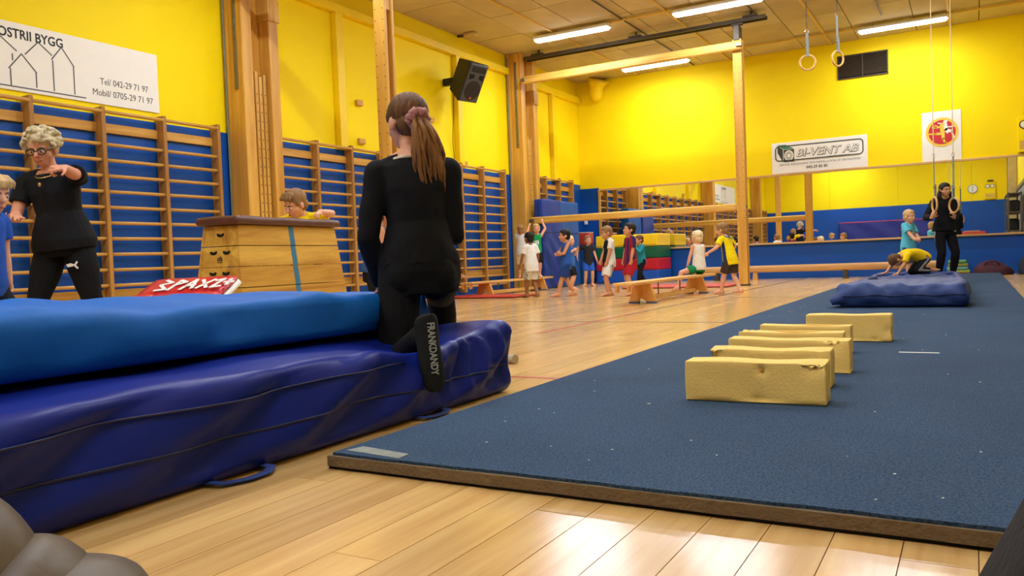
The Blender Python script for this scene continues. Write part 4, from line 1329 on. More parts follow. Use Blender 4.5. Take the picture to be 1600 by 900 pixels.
bv = thing('advertising_sign', 'white ventilation firm sign with a green-topped fan cube above the mirror', 'sign', (-3.52, YB, 2.125))
MB().box(0, 1.79, -.012, 0, 0, .62).build('board', M_SIGN, bv)
M_SGREEN = plain('sign_green', srgb(60, 130, 100), rough=.5)
M_SDARK = plain('sign_dark_green', srgb(52, 62, 50), rough=.5)
SO, SUX, SUY = (0, -.0125, 0), (1, 0, 0), (0, 0, 1)
fm = MB()
def rr(x0, x1, y0, y1, r):
    p = []
    for cx, cy, a0 in ((x1 - r, y0 + r, -PI / 2), (x1 - r, y1 - r, 0), (x0 + r, y1 - r, PI / 2), (x0 + r, y0 + r, PI)):
        p += [(cx + r * math.cos(a0 + PI / 2 * k / 6), cy + r * math.sin(a0 + PI / 2 * k / 6)) for k in range(7)]
    return p + [p[0]]
stroke(fm, rr(.075, 1.71, .255, .545, .07), .02, SO, SUX, SUY)
tag(fm.build('rounded_outline', M_SDARK, bv), kind='stuff')
def flat(name, poly, mat, par, d=.002, org=(0, -.0140, 0), ux=SUX, uy=SUY):
    return MB().prism(poly, d, frame_matrix(org, ux, uy)).build(name, mat, par)
flat('cube_top', [(.115, .575), (.27, .575), (.43, .485), (.225, .485)], M_SGREEN, bv)
flat('cube_side', [(.115, .565), (.218, .48), (.218, .225), (.115, .42)], M_SDARK, bv)
flat('cube_front', [(.232, .475), (.435, .475), (.435, .225), (.232, .225)], M_SDARK, bv)
flat('fan_disc', [(.333 + .092 * math.cos(2 * PI * k / 28), .35 + .108 * math.sin(2 * PI * k / 28)) for k in range(28)], M_SIGN, bv, .003)
fb = MB()
for k in range(12):
    a = 2 * PI * k / 12
    stroke(fb, [(.333 + .035 * math.cos(a), .35 + .04 * math.sin(a)), (.333 + .075 * math.cos(a), .35 + .088 * math.sin(a))], .012, (0, -.0165, 0), SUX, SUY, .002)
tag(fb.build('fan_blades', M_SDARK, bv), kind='stuff')
lettering('BI-VENT AB', .21, M_SDARK, bv, (.475, -.0130, .315), SUX, SUY, shear=.25, bold=.008, width=1.16)
lettering('BI-VENT AB', .21, M_SIGN, bv, (.470, -.0160, .320), SUX, SUY, shear=.25, bold=-.001, width=1.145)
flat('outline_gap', [(1.03, .24), (1.50, .24), (1.50, .285), (1.03, .285)], M_SIGN, bv)
lettering('HELSINGBORG', .055, M_GREYINK, bv, (1.05, -.0165, .242), SUX, SUY, shear=.2, width=.42)
lettering('SERVICE, RÅDGIVNING OCH INSTALLATION AV VENTILATION', .055, M_GREYINK, bv, (.14, -.0130, .155), SUX, SUY, shear=.2, width=1.52)
lettering('042-29 85 85', .075, M_GREYINK, bv, (.66, -.0130, .065), SUX, SUY, bold=.002, width=.40)

em = thing('club_sign', 'white club sign with a red and yellow round gymnast emblem above the mirror', 'sign', (-.79, YB, 2.12))
MB().box(0, .64, -.014, 0, 0, .905).build('board', M_SIGN, em)
M_EY = plain('emblem_yellow', srgb(246, 200, 70), rough=.5)
M_ER = plain('emblem_red', srgb(200, 44, 52), rough=.5)
eo = (.33, -.016, .52)
def disc(r, n=36): return [(r * math.cos(2 * PI * k / n), r * math.sin(2 * PI * k / n)) for k in range(n)]
flat('emblem_ring', disc(.268), M_EY, em, .002, eo)
flat('emblem_disc', disc(.222), M_ER, em, .003, (eo[0], eo[1] - .001, eo[2]))
f1, f2 = MB(), MB()
LIMB = [0]
def limb(mb, pts, ws, lvl):
    LIMB[0] += 1
    lvl = lvl * 1.2 + .0009 * (LIMB[0] % 6)
    for (a, b), w in zip(zip(pts[:-1], pts[1:]), ws):
        stroke(mb, [a, b], w, (eo[0], eo[1] - lvl, eo[2]), SUX, SUY, .001)
limb(f2, [(.05, .17), (.07, .04), (.10, .0)], [.06, .07], .0045)
limb(f2, [(.10, .02), (.16, .0), (.19, -.12)], [.05, .028], .0045)
limb(f2, [(.07, .08), (.20, .09)], [.02], .0045)
limb(f2, [(.05, .14), (-.06, .17)], [.02], .0045)
limb(f2, [(.04, .19), (.08, .19)], [.035], .0045)
limb(f1, [(.0, .12), (.01, -.03)], [.07], .006)
limb(f1, [(.01, -.03), (-.10, -.025), (-.21, -.02)], [.045, .026], .006)
limb(f1, [(.015, -.04), (.02, -.12), (.045, -.195), (.075, -.20)], [.05, .032, .02], .006)
limb(f1, [(-.01, .10), (-.09, .08), (-.16, .10)], [.026, .018], .006)
limb(f1, [(-.03, .09), (-.12, .13)], [.02], .006)
limb(f1, [(.0, .15), (.03, .15)], [.035], .006)
tag(f2.build('white_gymnast', M_SIGN, em), kind='stuff')
tag(f1.build('yellow_gymnast', M_EY, em), kind='stuff')

# ------------------------------------------------------------------ people
PENDING = []       # (object, finishing function): shapes that are fused into one skin at the end

def fuse(mb, name, mat, parent, voxel, smooth=3, finish=None, mats=None):
    me = mb.mesh(name)
    o = bpy.data.objects.new(name, me)
    COL.objects.link(o)
    o.parent = parent
    r = o.modifiers.new('remesh', 'REMESH'); r.mode = 'VOXEL'; r.voxel_size = voxel; r.adaptivity = 0.0
    if smooth:
        s = o.modifiers.new('smooth', 'SMOOTH'); s.factor = 0.5; s.iterations = smooth
    PENDING.append((o, mats or [mat], finish))
    return o


def bake_people():
    dg = bpy.context.evaluated_depsgraph_get()
    dg.update()
    for o, mats, finish in PENDING:
        me = bpy.data.meshes.new_from_object(o.evaluated_get(dg))
        old = o.data
        o.modifiers.clear()
        o.data = me
        bpy.data.meshes.remove(old)
        me.materials.clear()
        for m in mats: me.materials.append(m)
        n = len(me.vertices)
        if finish and n:
            co = np.empty(n * 3); me.vertices.foreach_get('co', co); co = co.reshape(-1, 3)
            no = np.empty(n * 3); me.vertices.foreach_get('normal', no); no = no.reshape(-1, 3)
            nf = len(me.polygons)
            ce_ = np.empty(nf * 3); me.polygons.foreach_get('center', ce_); ce_ = ce_.reshape(-1, 3)
            fn_ = np.empty(nf * 3); me.polygons.foreach_get('normal', fn_); fn_ = fn_.reshape(-1, 3)
            res = finish(co, no, ce_, fn_)
            if res.get('co') is not None: me.vertices.foreach_set('co', res['co'].ravel())
            if res.get('mat') is not None: me.polygons.foreach_set('material_index', res['mat'].astype(np.int32))
        me.polygons.foreach_set('use_smooth', [True] * len(me.polygons))
        me.update()


def wrinkle(amp, f=1.0, pattern=None, ph=0.0):
    """Cloth folds of a few millimetres, and a colour choice per face."""
    def fin(co, no, ce_, fn_):
        x, y, z = co[:, 0] * f, co[:, 1] * f, co[:, 2] * f
        d = np.sin(z * 46 + 3 * np.sin(x * 13 + ph) + y * 17) * .5 + np.sin(x * 38 + z * 23 + 2 * np.sin(y * 19 + ph)) * .35 + np.sin(y * 31 - z * 35 + ph) * .3
        out = {'co': co + no * (d * amp)[:, None]}
        if pattern: out['mat'] = pattern(ce_, fn_)
        return out
    return fin


def cone(mb, a, b, r0, r1, n=14, flat=False, sx=1.0):
    """Tapered limb from a to b; flat: cut ends, else rounded."""
    if flat: mb.tube([a, b], [r0, r1], n)
    else: mb.tube([a, b], [r0, r1], n, round_ends=True)


def two_bone(a, c, l1, l2, pole):
    a, c, pole = Vector(a), Vector(c), Vector(pole)
    d = c - a
    L = d.length
    mx = (l1 + l2) * .998
    if L > mx:
        c = a + d * (mx / L); d = c - a; L = mx
    u = d / L
    x = (l1 * l1 - l2 * l2 + L * L) / (2 * L)
    h = math.sqrt(max(0, l1 * l1 - x * x))
    p = pole - u * pole.dot(u)
    if p.length < 1e-5: p = Vector((0, 0, 1))
    return a + u * x + p.normalized() * h, c


def hand(mb, w, d, n, hl, side, curl=.35, spread=1.0, rmin=.006, point=False):
    """Palm with four fingers and a thumb. w wrist, d towards the fingers, n out of the palm, side: +1 puts the thumb along d x n."""
    d = Vector(d).normalized(); n = Vector(n); n = (n - d * n.dot(d)).normalized()
    s = d.cross(n) * side
    p1 = w + d * hl * .50
    rings = []
    for t, wd, th in ((-.04, .15, .13), (.10, .19, .13), (.28, .225, .125), (.46, .225, .10), (.54, .19, .07)):
        rings.append((w + d * hl * t, s * hl * wd, n * hl * th))
    mb.loft(rings, 12)
    r = max(.046 * hl, rmin)
    for k, (off, ln) in enumerate(((.175, .42), (.058, .47), (-.058, .44), (-.17, .34))):
        base = w + d * hl * (.50 - .03 * abs(k - 1.2)) + s * hl * off * (1 + .1 * spread)
        dirv = (d + s * off * .7 * spread).normalized()
        c = curl * (.85 + .12 * k)
        if point: c = .05 if k == 0 else 1.25
        pts = [base - dirv * hl * .06, base]
        ang = c * .8
        cur = base
        for seg in (.42, .32, .26):
            dv = dirv * math.cos(ang) + n * math.sin(ang)
            cur = cur + dv * (ln * hl * seg)
            pts.append(cur)
            ang += c
        mb.tube(pts, [r * 1.05, r * 1.05, r, r * .95, r * .85], 9, round_ends=True)
    tb = w + d * hl * .14 + s * hl * .15
    td = (d * .62 + s * .72 + n * .25).normalized()
    t1 = tb + td * hl * .24
    t2 = t1 + (td * .6 + d * .6 + n * (.15 + .5 * min(curl, 1))).normalized() * hl * .18
    mb.tube([tb - td * hl * .05, tb, t1, t2], [r * 1.5, r * 1.5, r * 1.15, r * .95], 9, round_ends=True)


SKIN = plain('skin', srgb(226, 166, 132), rough=.5, spec=.35, var=.05, vscale=25)
SKIN_D = plain('brown_skin', srgb(150, 98, 66), rough=.5, spec=.35, var=.05, vscale=25)
SKIN_T = plain('tan_skin', srgb(206, 146, 106), rough=.5, spec=.35, var=.05, vscale=25)
SKIN_O = plain('ruddy_skin', srgb(214, 148, 116), rough=.5, spec=.35, var=.07, vscale=35)
M_EYEW = plain('eye_white', srgb(236, 230, 222), rough=.25)
M_IRIS = plain('eye_iris', srgb(40, 32, 28), rough=.2)
M_LIP = plain('lips', srgb(182, 96, 84), rough=.45)
def hair_mat(name, c, v=.28):
    return plain(name, srgb(*c), rough=.5, spec=.25, var=v, vscale=18, bump=.5, bscale=70, stretch=(2.2, 2.2, .35))
H_BLOND = hair_mat('blond_hair', (196, 160, 106)); H_PALE = hair_mat('pale_blond_hair', (232, 206, 158)); H_SAND = hair_mat('sandy_hair', (146, 108, 66))
H_BROWN = hair_mat('brown_hair', (100, 70, 44)); H_DARK = hair_mat('dark_hair', (34, 24, 19)); H_LBROWN = hair_mat('light_brown_hair', (108, 72, 40), .45); H_GREY = hair_mat('grey_blond_hair', (206, 190, 152), .3)
def cloth(name, c, **k): return plain(name, srgb(*c), rough=.85, spec=.2, var=k.get('var', .06), vscale=30, bump=.15, bscale=160)

KID_T = [(-.17, .070, .062), (0, .083, .072), (.22, .079, .070), (.48, .074, .064), (.75, .080, .064), (.92, .076, .054), (1.0, .045, .042)]
ADU_T = [(-.16, .096, .074), (0, .103, .080), (.2, .090, .070), (.42, .073, .056), (.72, .084, .064), (.9, .086, .052), (1.0, .042, .038)]


class Fig:
    def __init__(s, label, loc, heading, H, kid=True, voxel=.0065, skin=None, group=None, **P):
        s.H, s.kid, s.vx = H, kid, voxel
        hx, hy = heading
        s.rz = math.atan2(-hx, hy)
        s.root = thing('person', label, 'person', loc, s.rz, group)
        s.Mi = (Matrix.Translation(Vector(loc)) @ Matrix.Rotation(s.rz, 4, 'Z')).inverted()
        s.skin = skin or SKIN
        V = lambda v: Vector(v) * H
        g = P.get
        hipz = g('hipz', .475 if kid else .515)
        s.pel = V(g('pelvis', (0, 0, hipz)))
        lean = Vector(g('lean', (0, .03, 1))).normalized()
        bend = Vector(g('bend', (0, 0, 0)))
        tl = (.325 if kid else .305) * H
        s.up0 = (lean - bend * .5).normalized(); s.up1 = (lean + bend * .5).normalized()
        s.tl = tl
        ty = math.radians(g('hip_yaw', 0)); sy = math.radians(g('sh_yaw', 0))
        roll = g('sh_roll', 0.0)
        def lat(yaw, up):
            r = Vector((math.cos(yaw), math.sin(yaw), 0))
            return (r - up * r.dot(up)).normalized()
        s.r0 = lat(ty, s.up0); s.r1 = (lat(sy, s.up1) + Vector((0, 0, -roll))).normalized()
        s.T = KID_T if kid else ADU_T
        s.build_scale = g('girth', 1.0)
        s.neck = s.tc(1.0)
        shw = g('shw', .088 if kid else .100) * H
        shz = .93 if kid else .905
        s.sh = {-1: s.tc(shz) - s.r1 * shw, 1: s.tc(shz) + s.r1 * shw}
        for k, key in ((-1, 'lsh'), (1, 'rsh')):
            if g(key): s.sh[k] = s.sh[k] + V(g(key))
        hw = (.048 if kid else .052) * H
        s.hip = {-1: s.pel - s.r0 * hw - s.up0 * .01 * H, 1: s.pel + s.r0 * hw - s.up0 * .01 * H}
        ua, fa = ((.155, .135) if kid else (.172, .150))
        th, sn = ((.222, .218) if kid else (.245, .240))
        s.hl = (.092 if kid else .105) * H
        s.el, s.wr, s.kn, s.an = {}, {}, {}, {}
        for k, nm in ((-1, 'l'), (1, 'r')):
            tgt = V(g(nm + 'h', (k * .135, .03, hipz + .0)))
            s.el[k], s.wr[k] = two_bone(s.sh[k], tgt, ua * H, fa * H, g(nm + 'pole', (k * .5, -1, -.2)))
            tf_ = V(g(nm + 'f', (k * .05, 0, .042)))
            s.kn[k], s.an[k] = two_bone(s.hip[k], tf_, th * H, sn * H, g(nm + 'kpole', (k * .12, 1, 0)))
        # head
        yaw, pit, rol = [math.radians(a) for a in g('head', (0, 0, 0))]
        Rm = Matrix.Rotation(yaw, 3, 'Z') @ Matrix.Rotation(pit, 3, 'X') @ Matrix.Rotation(rol, 3, 'Y')
        s.hx, s.hf, s.hu = Rm @ Vector((1, 0, 0)), Rm @ Vector((0, 1, 0)), Rm @ Vector((0, 0, 1))
        s.hh = g('hh', .185 if kid else .135) * H
        nd = (s.up1 * .5 + s.hu * .5 + Vector(g('neck_fwd', (0, .12, 0)))).normalized()
        skb = s.neck + nd * (.045 if kid else .056) * H
        s.chin0 = skb - (s.hf * -.10 + s.hu * .22) * s.hh
        s.P = P
        s.body()

    def tc(s, t):
        """Point on the spine, 0 pelvis .. 1 base of the neck."""
        if t < 0: return s.pel + s.up0 * s.tl * t
        d = s.up0.lerp(s.up1, t * .5)
        a = s.up0.lerp(s.up1, .5 * t)
        return s.pel + a.normalized() * s.tl * t

    def ring(s, t, infl=0.0, kx=1.0, ky=1.0):
        T = s.T
        for (t0, x0, y0), (t1, x1, y1) in zip(T[:-1], T[1:]):
            if t <= t1 or t1 == 1.0:
                f = min(1, max(0, (t - t0) / (t1 - t0)))
                rx, ry = x0 + (x1 - x0) * f, y0 + (y1 - y0) * f
                break
        g = s.build_scale
        rx, ry = (rx * s.H * g + infl) * kx, (ry * s.H * g + infl) * ky
        u = s.up0.lerp(s.up1, min(1, max(0, t))).normalized()
        r = s.r0.lerp(s.r1, min(1, max(0, t))).normalized()
        f_ = u.cross(r).normalized()
        return (s.tc(t), r * rx, f_ * ry)

    def hp(s, a, b, c):
        return s.chin0 + (s.hx * a + s.hf * b + s.hu * c) * s.hh

    def hell(s, mb, c, r, nu=18, nv=12):
        mb.ell(s.hp(*c), s.hx * r[0] * s.hh, s.hf * r[1] * s.hh, s.hu * r[2] * s.hh, nu, nv)

    def limb_r(s):
        H, g = s.H, s.build_scale
        if s.kid: return dict(th=.052 * H * g, kn=.034 * H, cf=.035 * H, an=.0235 * H, ua=.0275 * H, el=.023 * H, fa=.0235 * H, wr=.0175 * H, nk=.034 * H)
        return dict(th=.053 * H * g, kn=.034 * H, cf=.034 * H, an=.021 * H, ua=.0275 * H, el=.0225 * H, fa=.0235 * H, wr=.0155 * H, nk=.031 * H)

    def body(s):
        mb = MB(); H = s.H; R = s.limb_r()
        mb.loft([s.ring(t) for t in (-.17, -.08, 0, .12, .25, .4, .55, .7, .82, .92, .98, 1.02)], 20)
        for k in (-1, 1):
            cone(mb, s.tc(.84), s.sh[k] - s.up1 * .014 * H, R['ua'] * 1.25, R['ua'] * 1.0)
            cone(mb, s.tc(1.03), s.sh[k] + s.up1 * .002 * H, R['nk'] * .75, R['ua'] * .8)
            cone(mb, s.sh[k], s.el[k], R['ua'] * 1.08, R['el'])
            m_ = s.el[k].lerp(s.wr[k], .3)
            mb.tube([s.el[k], m_, s.wr[k]], [R['el'], R['fa'], R['wr']], 14, round_ends=True)
            mb.tube([s.hip[k], s.hip[k].lerp(s.kn[k], .45), s.kn[k]], [R['th'], R['th'] * .88, R['kn']], 16, round_ends=True)
            back = (s.an[k] - s.kn[k]).cross(s.hx if False else s.r0)
            c1 = s.kn[k].lerp(s.an[k], .3)
            mb.tube([s.kn[k], c1, s.kn[k].lerp(s.an[k], .65), s.an[k]], [R['kn'] * .97, R['cf'], R['cf'] * .78, R['an']], 14, round_ends=True)
            nm = 'l' if k < 0 else 'r'
            if not s.P.get(nm + 'nofoot'): s.foot(mb, k, R)
            d = s.wr[k] - s.el[k]
            hd = s.P.get(nm + 'hd') or d
            hn = s.P.get(nm + 'hn') or (-k, 0.0, 0.0)
            hd, hn = Vector(hd).normalized(), Vector(hn)
            # thumb side: d x n points to the thumb for the right hand palm-in, mirrored for the left
            hand(mb, s.wr[k], hd, hn, s.hl, s.P.get(nm + 'thumb', k * -1 if True else 1), s.P.get(nm + 'curl', .35), rmin=s.vx * .95, point=s.P.get(nm + 'point', False))
        # neck and head
        cone(mb, s.neck - s.up1 * .03 * H, s.hp(0, -.10, .30), R['nk'] * 1.05, R['nk'] * .95)
        s.hell(mb, (0, -.05, .62), (.345, .42, .375))
        s.hell(mb, (0, .09, .40), (.285, .295, .36))
        s.hell(mb, (0, .155, .17), (.175, .19, .155))
        s.hell(mb, (-.17, .13, .36), (.13, .16, .15)); s.hell(mb, (.17, .13, .36), (.13, .16, .15))
        s.hell(mb, (0, .27, .575), (.25, .10, .07))
        mb.tube([s.hp(0, .34, .52), s.hp(0, .395, .44), s.hp(0, .425, .375)], [.04 * s.hh, .05 * s.hh, .062 * s.hh], 10, round_ends=True)
        for k in (-1, 1):
            mb.ell(s.hp(k * .345, -.03, .44), (s.hx * .4 * k + s.hf * .15).normalized() * .045 * s.hh, s.hf * .085 * s.hh, s.hu * .135 * s.hh, 12, 8)
        s.hell(mb, (0, .345, .215), (.10, .05, .05))
        for fn in s.P.get('extra', []): fn(s, mb)
        s.body_obj = fuse(mb, 'body', s.skin, s.root, s.vx, 2)
        for k in (-1, 1):
            e = MB(); s.hell(e, (k * .135, .328, .475), (.052, .045, .029), 12, 8)
            eo_ = e.build('eye', M_EYEW, s.root, True)
            i = MB(); s.hell(i, (k * .135, .352, .472), (.029, .026, .026), 10, 6)
            i.build('iris', M_IRIS, eo_, True)
        bw = s.P.get('brow')
        if bw is not False:
            b = MB()
            for k in (-1, 1):
                b.tube([s.hp(k * .06, .375, .555), s.hp(k * .14, .365, .585), s.hp(k * .22, .30, .56)], [.014 * s.hh, .018 * s.hh, .010 * s.hh], 6, round_ends=True)
            tag(b.build('eyebrows', bw or H_BROWN, s.root, True))
        m = MB(); m.tube([s.hp(-.10, .345, .225), s.hp(-.04, .39, .215), s.hp(.04, .39, .215), s.hp(.10, .345, .225)], [.014 * s.hh, .026 * s.hh, .026 * s.hh, .014 * s.hh], 8, round_ends=True)
        m.build('mouth', M_LIP, s.root, True)

    def foot(s, mb, k, R):
        nm = 'l' if k < 0 else 'r'
        H = s.H
        fl = .152 * H
        fd = Vector(s.P.get(nm + 'fd', (k * .12, 1, 0))).normalized()
        fu = Vector(s.P.get(nm + 'fu', (0, 0, 1))); fu = (fu - fd * fu.dot(fd)).normalized()
        fs = fd.cross(fu)
        a = s.an[k]; ah = .042 * H
        sole = a - fu * ah
        prof = [(-.26, .12, .10, .10), (-.20, .20, .20, .20), (-.05, .21, .24, .24), (.18, .19, .20, .21), (.40, .22, .15, .15), (.58, .24, .11, .11), (.70, .22, .085, .085), (.76, .16, .06, .06)]
        rings = []
        for t, wd, hh_, _ in prof:
            rings.append((sole + fd * fl * t + fu * fl * hh_ * .98, fs * fl * wd, fu * fl * hh_))
        mb.loft(rings, 12)
        cone(mb, a, sole + fd * fl * .1 + fu * fl * .22, R['an'], R['an'] * .95)
        # toes
        for q, off in enumerate((.15, .06, -.02, -.09, -.15)):
            rr_ = fl * (.075 if q == 0 else .055)
            c0_ = sole + fd * fl * .66 + fs * (-k) * fl * off + fu * rr_ * .95
            mb.tube([c0_, c0_ + fd * fl * (.17 - .025 * q)], [rr_, rr_ * .85], 8, round_ends=True)

    # -------- clothes
    def shirt(s, mats, hem=-.16, sleeve=.6, infl=.010, loose=.012, top=.975, name='shirt', pattern=None, wr=.0022, vox=None, cut_ky=1.0, neck=1.25):
        mb = MB(); R = s.limb_r()
        ts = [hem, hem * .5 if hem < 0 else hem + .02, .02, .14, .28, .42, .56, .70, .82, .90, .945, top]
        ts = sorted(set(round(t, 4) for t in ts if t >= hem))
        rings = []
        for t in ts:
            lo = loose * max(0, (1 - t / .6)) if t < .6 else 0
            rings.append(s.ring(t, infl + lo))
        c, ax, ay = rings[-1]
        q = R['nk'] * neck + infl
        rings[-1] = (c, ax.normalized() * max(q, ax.length * .8), ay.normalized() * q)
        mb.loft(rings, 22)
        for k in (-1, 1):
            if sleeve <= 0:
                cone(mb, s.tc(.88), s.sh[k] * .7 + s.tc(.93) * .3, R['ua'] * 1.25 + infl, R['ua'] * 1.0 + infl)
                continue
            cone(mb, s.tc(.84), s.sh[k] - s.up1 * .014 * s.H, R['ua'] * 1.25 + infl, R['ua'] * 1.0 + infl)
            cone(mb, s.tc(.99), s.sh[k] + s.up1 * .002 * s.H, R['nk'] * .7 + infl, R['ua'] * .8 + infl)
            lz = loose * .55
            if sleeve <= 1:
                mb.tube([s.sh[k], s.sh[k].lerp(s.el[k], sleeve)], [R['ua'] * 1.08 + infl, R['ua'] * (1.05 - .1 * sleeve) + infl + lz], 14)
                mb.tube([s.tc(.90).lerp(s.sh[k], .7), s.sh[k].lerp(s.el[k], .2)], [R['ua'] * 1.1 + infl] * 2, 14, round_ends=True)
            else:
                mb.tube([s.sh[k], s.el[k]], [R['ua'] * 1.08 + infl, R['el'] * 1.05 + infl], 14, round_ends=True)
                mb.tube([s.el[k], s.el[k].lerp(s.wr[k], .35), s.el[k].lerp(s.wr[k], sleeve - 1)], [R['el'] * 1.05 + infl, R['fa'] + infl * .9, R['wr'] + infl * .8], 14)
        return fuse(mb, name, None, s.root, vox or s.vx, 3, wrinkle(wr, 1.0, pattern, s.H * 31), mats)

    def pants(s, mats, length=.8, glute=0.0, waist=.2, infl=.008, loose=.012, name='shorts', pattern=None, wr=.0022, vox=None):
        mb = MB(); R = s.limb_r()
        mb.loft([s.ring(t, infl) for t in (-.20, -.1, 0, .1, waist)], 20)
        for k in (-1, 1):
            if glute:
                gp = s.hip[k] - s.r0 * k * .010 * s.H - Vector((0, .022 * s.H, .004 * s.H))
                mb.ell(gp, s.r0 * .056 * s.H, Vector((0, .060 * s.H, 0)), Vector((0, 0, .068 * s.H)), 16, 10)
            h0 = s.hip[k] + s.up0 * .03 * s.H
            a = [h0, s.hip[k]]
            r = [R['th'] + infl, R['th'] + infl]
            if length <= 1:
                a += [s.hip[k].lerp(s.kn[k], length * .5), s.hip[k].lerp(s.kn[k], length)]
                r1 = R['th'] + (R['kn'] - R['th']) * length
                r += [R['th'] * .93 + infl + loose * .6, max(r1, R['th'] * .78) + infl + loose]
                mb.tube(a, r, 16)
            else:
                a += [s.hip[k].lerp(s.kn[k], .5), s.kn[k]]
                r += [R['th'] * .88 + infl + loose * .3, R['kn'] + infl + loose * .4]
                mb.tube(a, r, 16, round_ends=True)
                f = length - 1
                mb.tube([s.kn[k], s.kn[k].lerp(s.an[k], .3), s.kn[k].lerp(s.an[k], f)], [R['kn'] + infl + loose * .4, R['cf'] + infl + loose * .5, R['an'] * 1.1 + infl + loose * .7], 16)
        return fuse(mb, name, None, s.root, vox or s.vx, 3, wrinkle(wr, 1.0, pattern, s.H * 17), mats)

    def hair(s, mat, style='short', vox=None, fringe=0.0):
        mb = MB()
        s.hell(mb, (0, -.085, .68), (.375, .43, .37), 22, 14)
        s.hell(mb, (0, .02, .80), (.30, .33, .22), 18, 10)
        if style in ('short', 'bob', 'messy', 'girl'):
            s.hell(mb, (0, -.20, .42), (.315, .29, .29), 18, 10)
            for k in (-1, 1):
                s.hell(mb, (k * .30, .06, .60), (.07, .14, .14), 10, 8)
        if fringe:
            for k in range(-3, 4):
                a = k * .075
                mb.tube([s.hp(a, .16, .93), s.hp(a * 1.25, .33, .82), s.hp(a * 1.35, .385 - abs(k) * .012, .80 - fringe)], [.075 * s.hh, .06 * s.hh, .03 * s.hh], 8, round_ends=True)
        if style == 'bob':
            for k in (-1, 1):
                s.hell(mb, (k * .32, -.02, .42), (.08, .20, .30), 12, 8)
            s.hell(mb, (0, -.27, .36), (.30, .20, .30), 14, 10)
        if style == 'messy':
            r2 = random.Random(int(s.H * 1000))
            for _ in range(16):
                a, b = r2.uniform(0, 6.28), r2.uniform(.1, 1.2)
                p = (math.cos(a) * math.cos(b) * .33, -.08 + math.sin(a) * math.cos(b) * .38, .68 + math.sin(b) * .34)
                s.hell(mb, p, (.09, .09, .07), 8, 6)
        if style == 'curly':
            r2 = random.Random(5)
            s.hell(mb, (0, -.20, .52), (.36, .32, .36), 18, 10)
            for _ in range(120):
                a = r2.uniform(0, 6.28); zc_ = r2.uniform(-.45, 1)
                cr = math.sqrt(max(0, 1 - zc_ * zc_))
                q = (math.cos(a) * cr * .43, -.09 + math.sin(a) * cr * .47, .70 + zc_ * .40)
                if q[1] > .18 and q[2] < .74: continue
                if q[1] > .05 and q[2] < .45: continue
                t_ = r2.uniform(0, 6.28); L_ = r2.uniform(.06, .11)
                pts = [s.hp(q[0] + L_ * math.cos(t_ + u) * .9, q[1] + L_ * .6 * math.sin(u * 1.3 + t_), q[2] + L_ * math.sin(t_ + u) * .8) for u in (0, .8, 1.6, 2.4, 3.2)]
                mb.tube(pts, [.04 * s.hh, .055 * s.hh, .06 * s.hh, .055 * s.hh, .035 * s.hh], 7, round_ends=True)
        def fin(co, no, ce_, fn_):
            x = co - np.array(s.chin0)
            ph = np.arctan2(x @ np.array(s.hx), x @ np.array(s.hf))
            zz_ = (x @ np.array(s.hu)) / s.hh
            d = np.sin(ph * 23 + zz_ * 5 + 2 * np.sin(zz_ * 9)) * .006 + np.sin(ph * 47 + zz_ * 11) * .004
            return {'co': co + no * (d * s.hh)[:, None]}
        return fuse(mb, 'hair', mat, s.root, vox or s.vx * .9, 2, fin)

    def sock(s, k, mat, lo=.85, name='sock', infl=.004):
        mb = MB(); R0 = s.limb_r(); H = s.H
        keep = s.H
        s.foot_shape(mb, k, R0, infl)
        cone(mb, s.kn[k].lerp(s.an[k], lo), s.an[k], R0['an'] * 1.12 + infl, R0['an'] + infl, flat=True)
        return fuse(mb, name, mat, s.root, s.vx, 3)

    def foot_shape(s, mb, k, R, infl, wk=.74):
        nm = 'l' if k < 0 else 'r'
        fl = .152 * s.H
        fd = Vector(s.P.get(nm + 'fd', (k * .12, 1, 0))).normalized()
        fu = Vector(s.P.get(nm + 'fu', (0, 0, 1))); fu = (fu - fd * fu.dot(fd)).normalized()
        fs = fd.cross(fu)
        a = s.an[k]; sole = a - fu * .042 * s.H
        prof = [(-.30, .10, .10), (-.25, .19, .18), (-.18, .22, .22), (-.05, .225, .25), (.18, .215, .22), (.40, .235, .165), (.58, .25, .125), (.74, .225, .10), (.86, .15, .075), (.90, .08, .05)]
        rings = [(sole + fd * fl * t + fu * (fl * h_ - infl), fs * (fl * w_ * wk + infl), fu * (fl * h_ + infl * .6)) for t, w_, h_ in prof]
        mb.loft(rings, 14)
        cone(mb, a, sole + fd * fl * .05 + fu * fl * .2, R['an'] + infl, R['an'] + infl)
        return sole, fd, fu, fs, fl

# image-right as seen by the photographer, on the floor, and the way towards the camera
IR = Vector((.868, .496, 0)); TC = Vector((.497, -.867, 0))
def hd(right, toward):
    v = IR * right + TC * toward
    return (v.x, v.y)

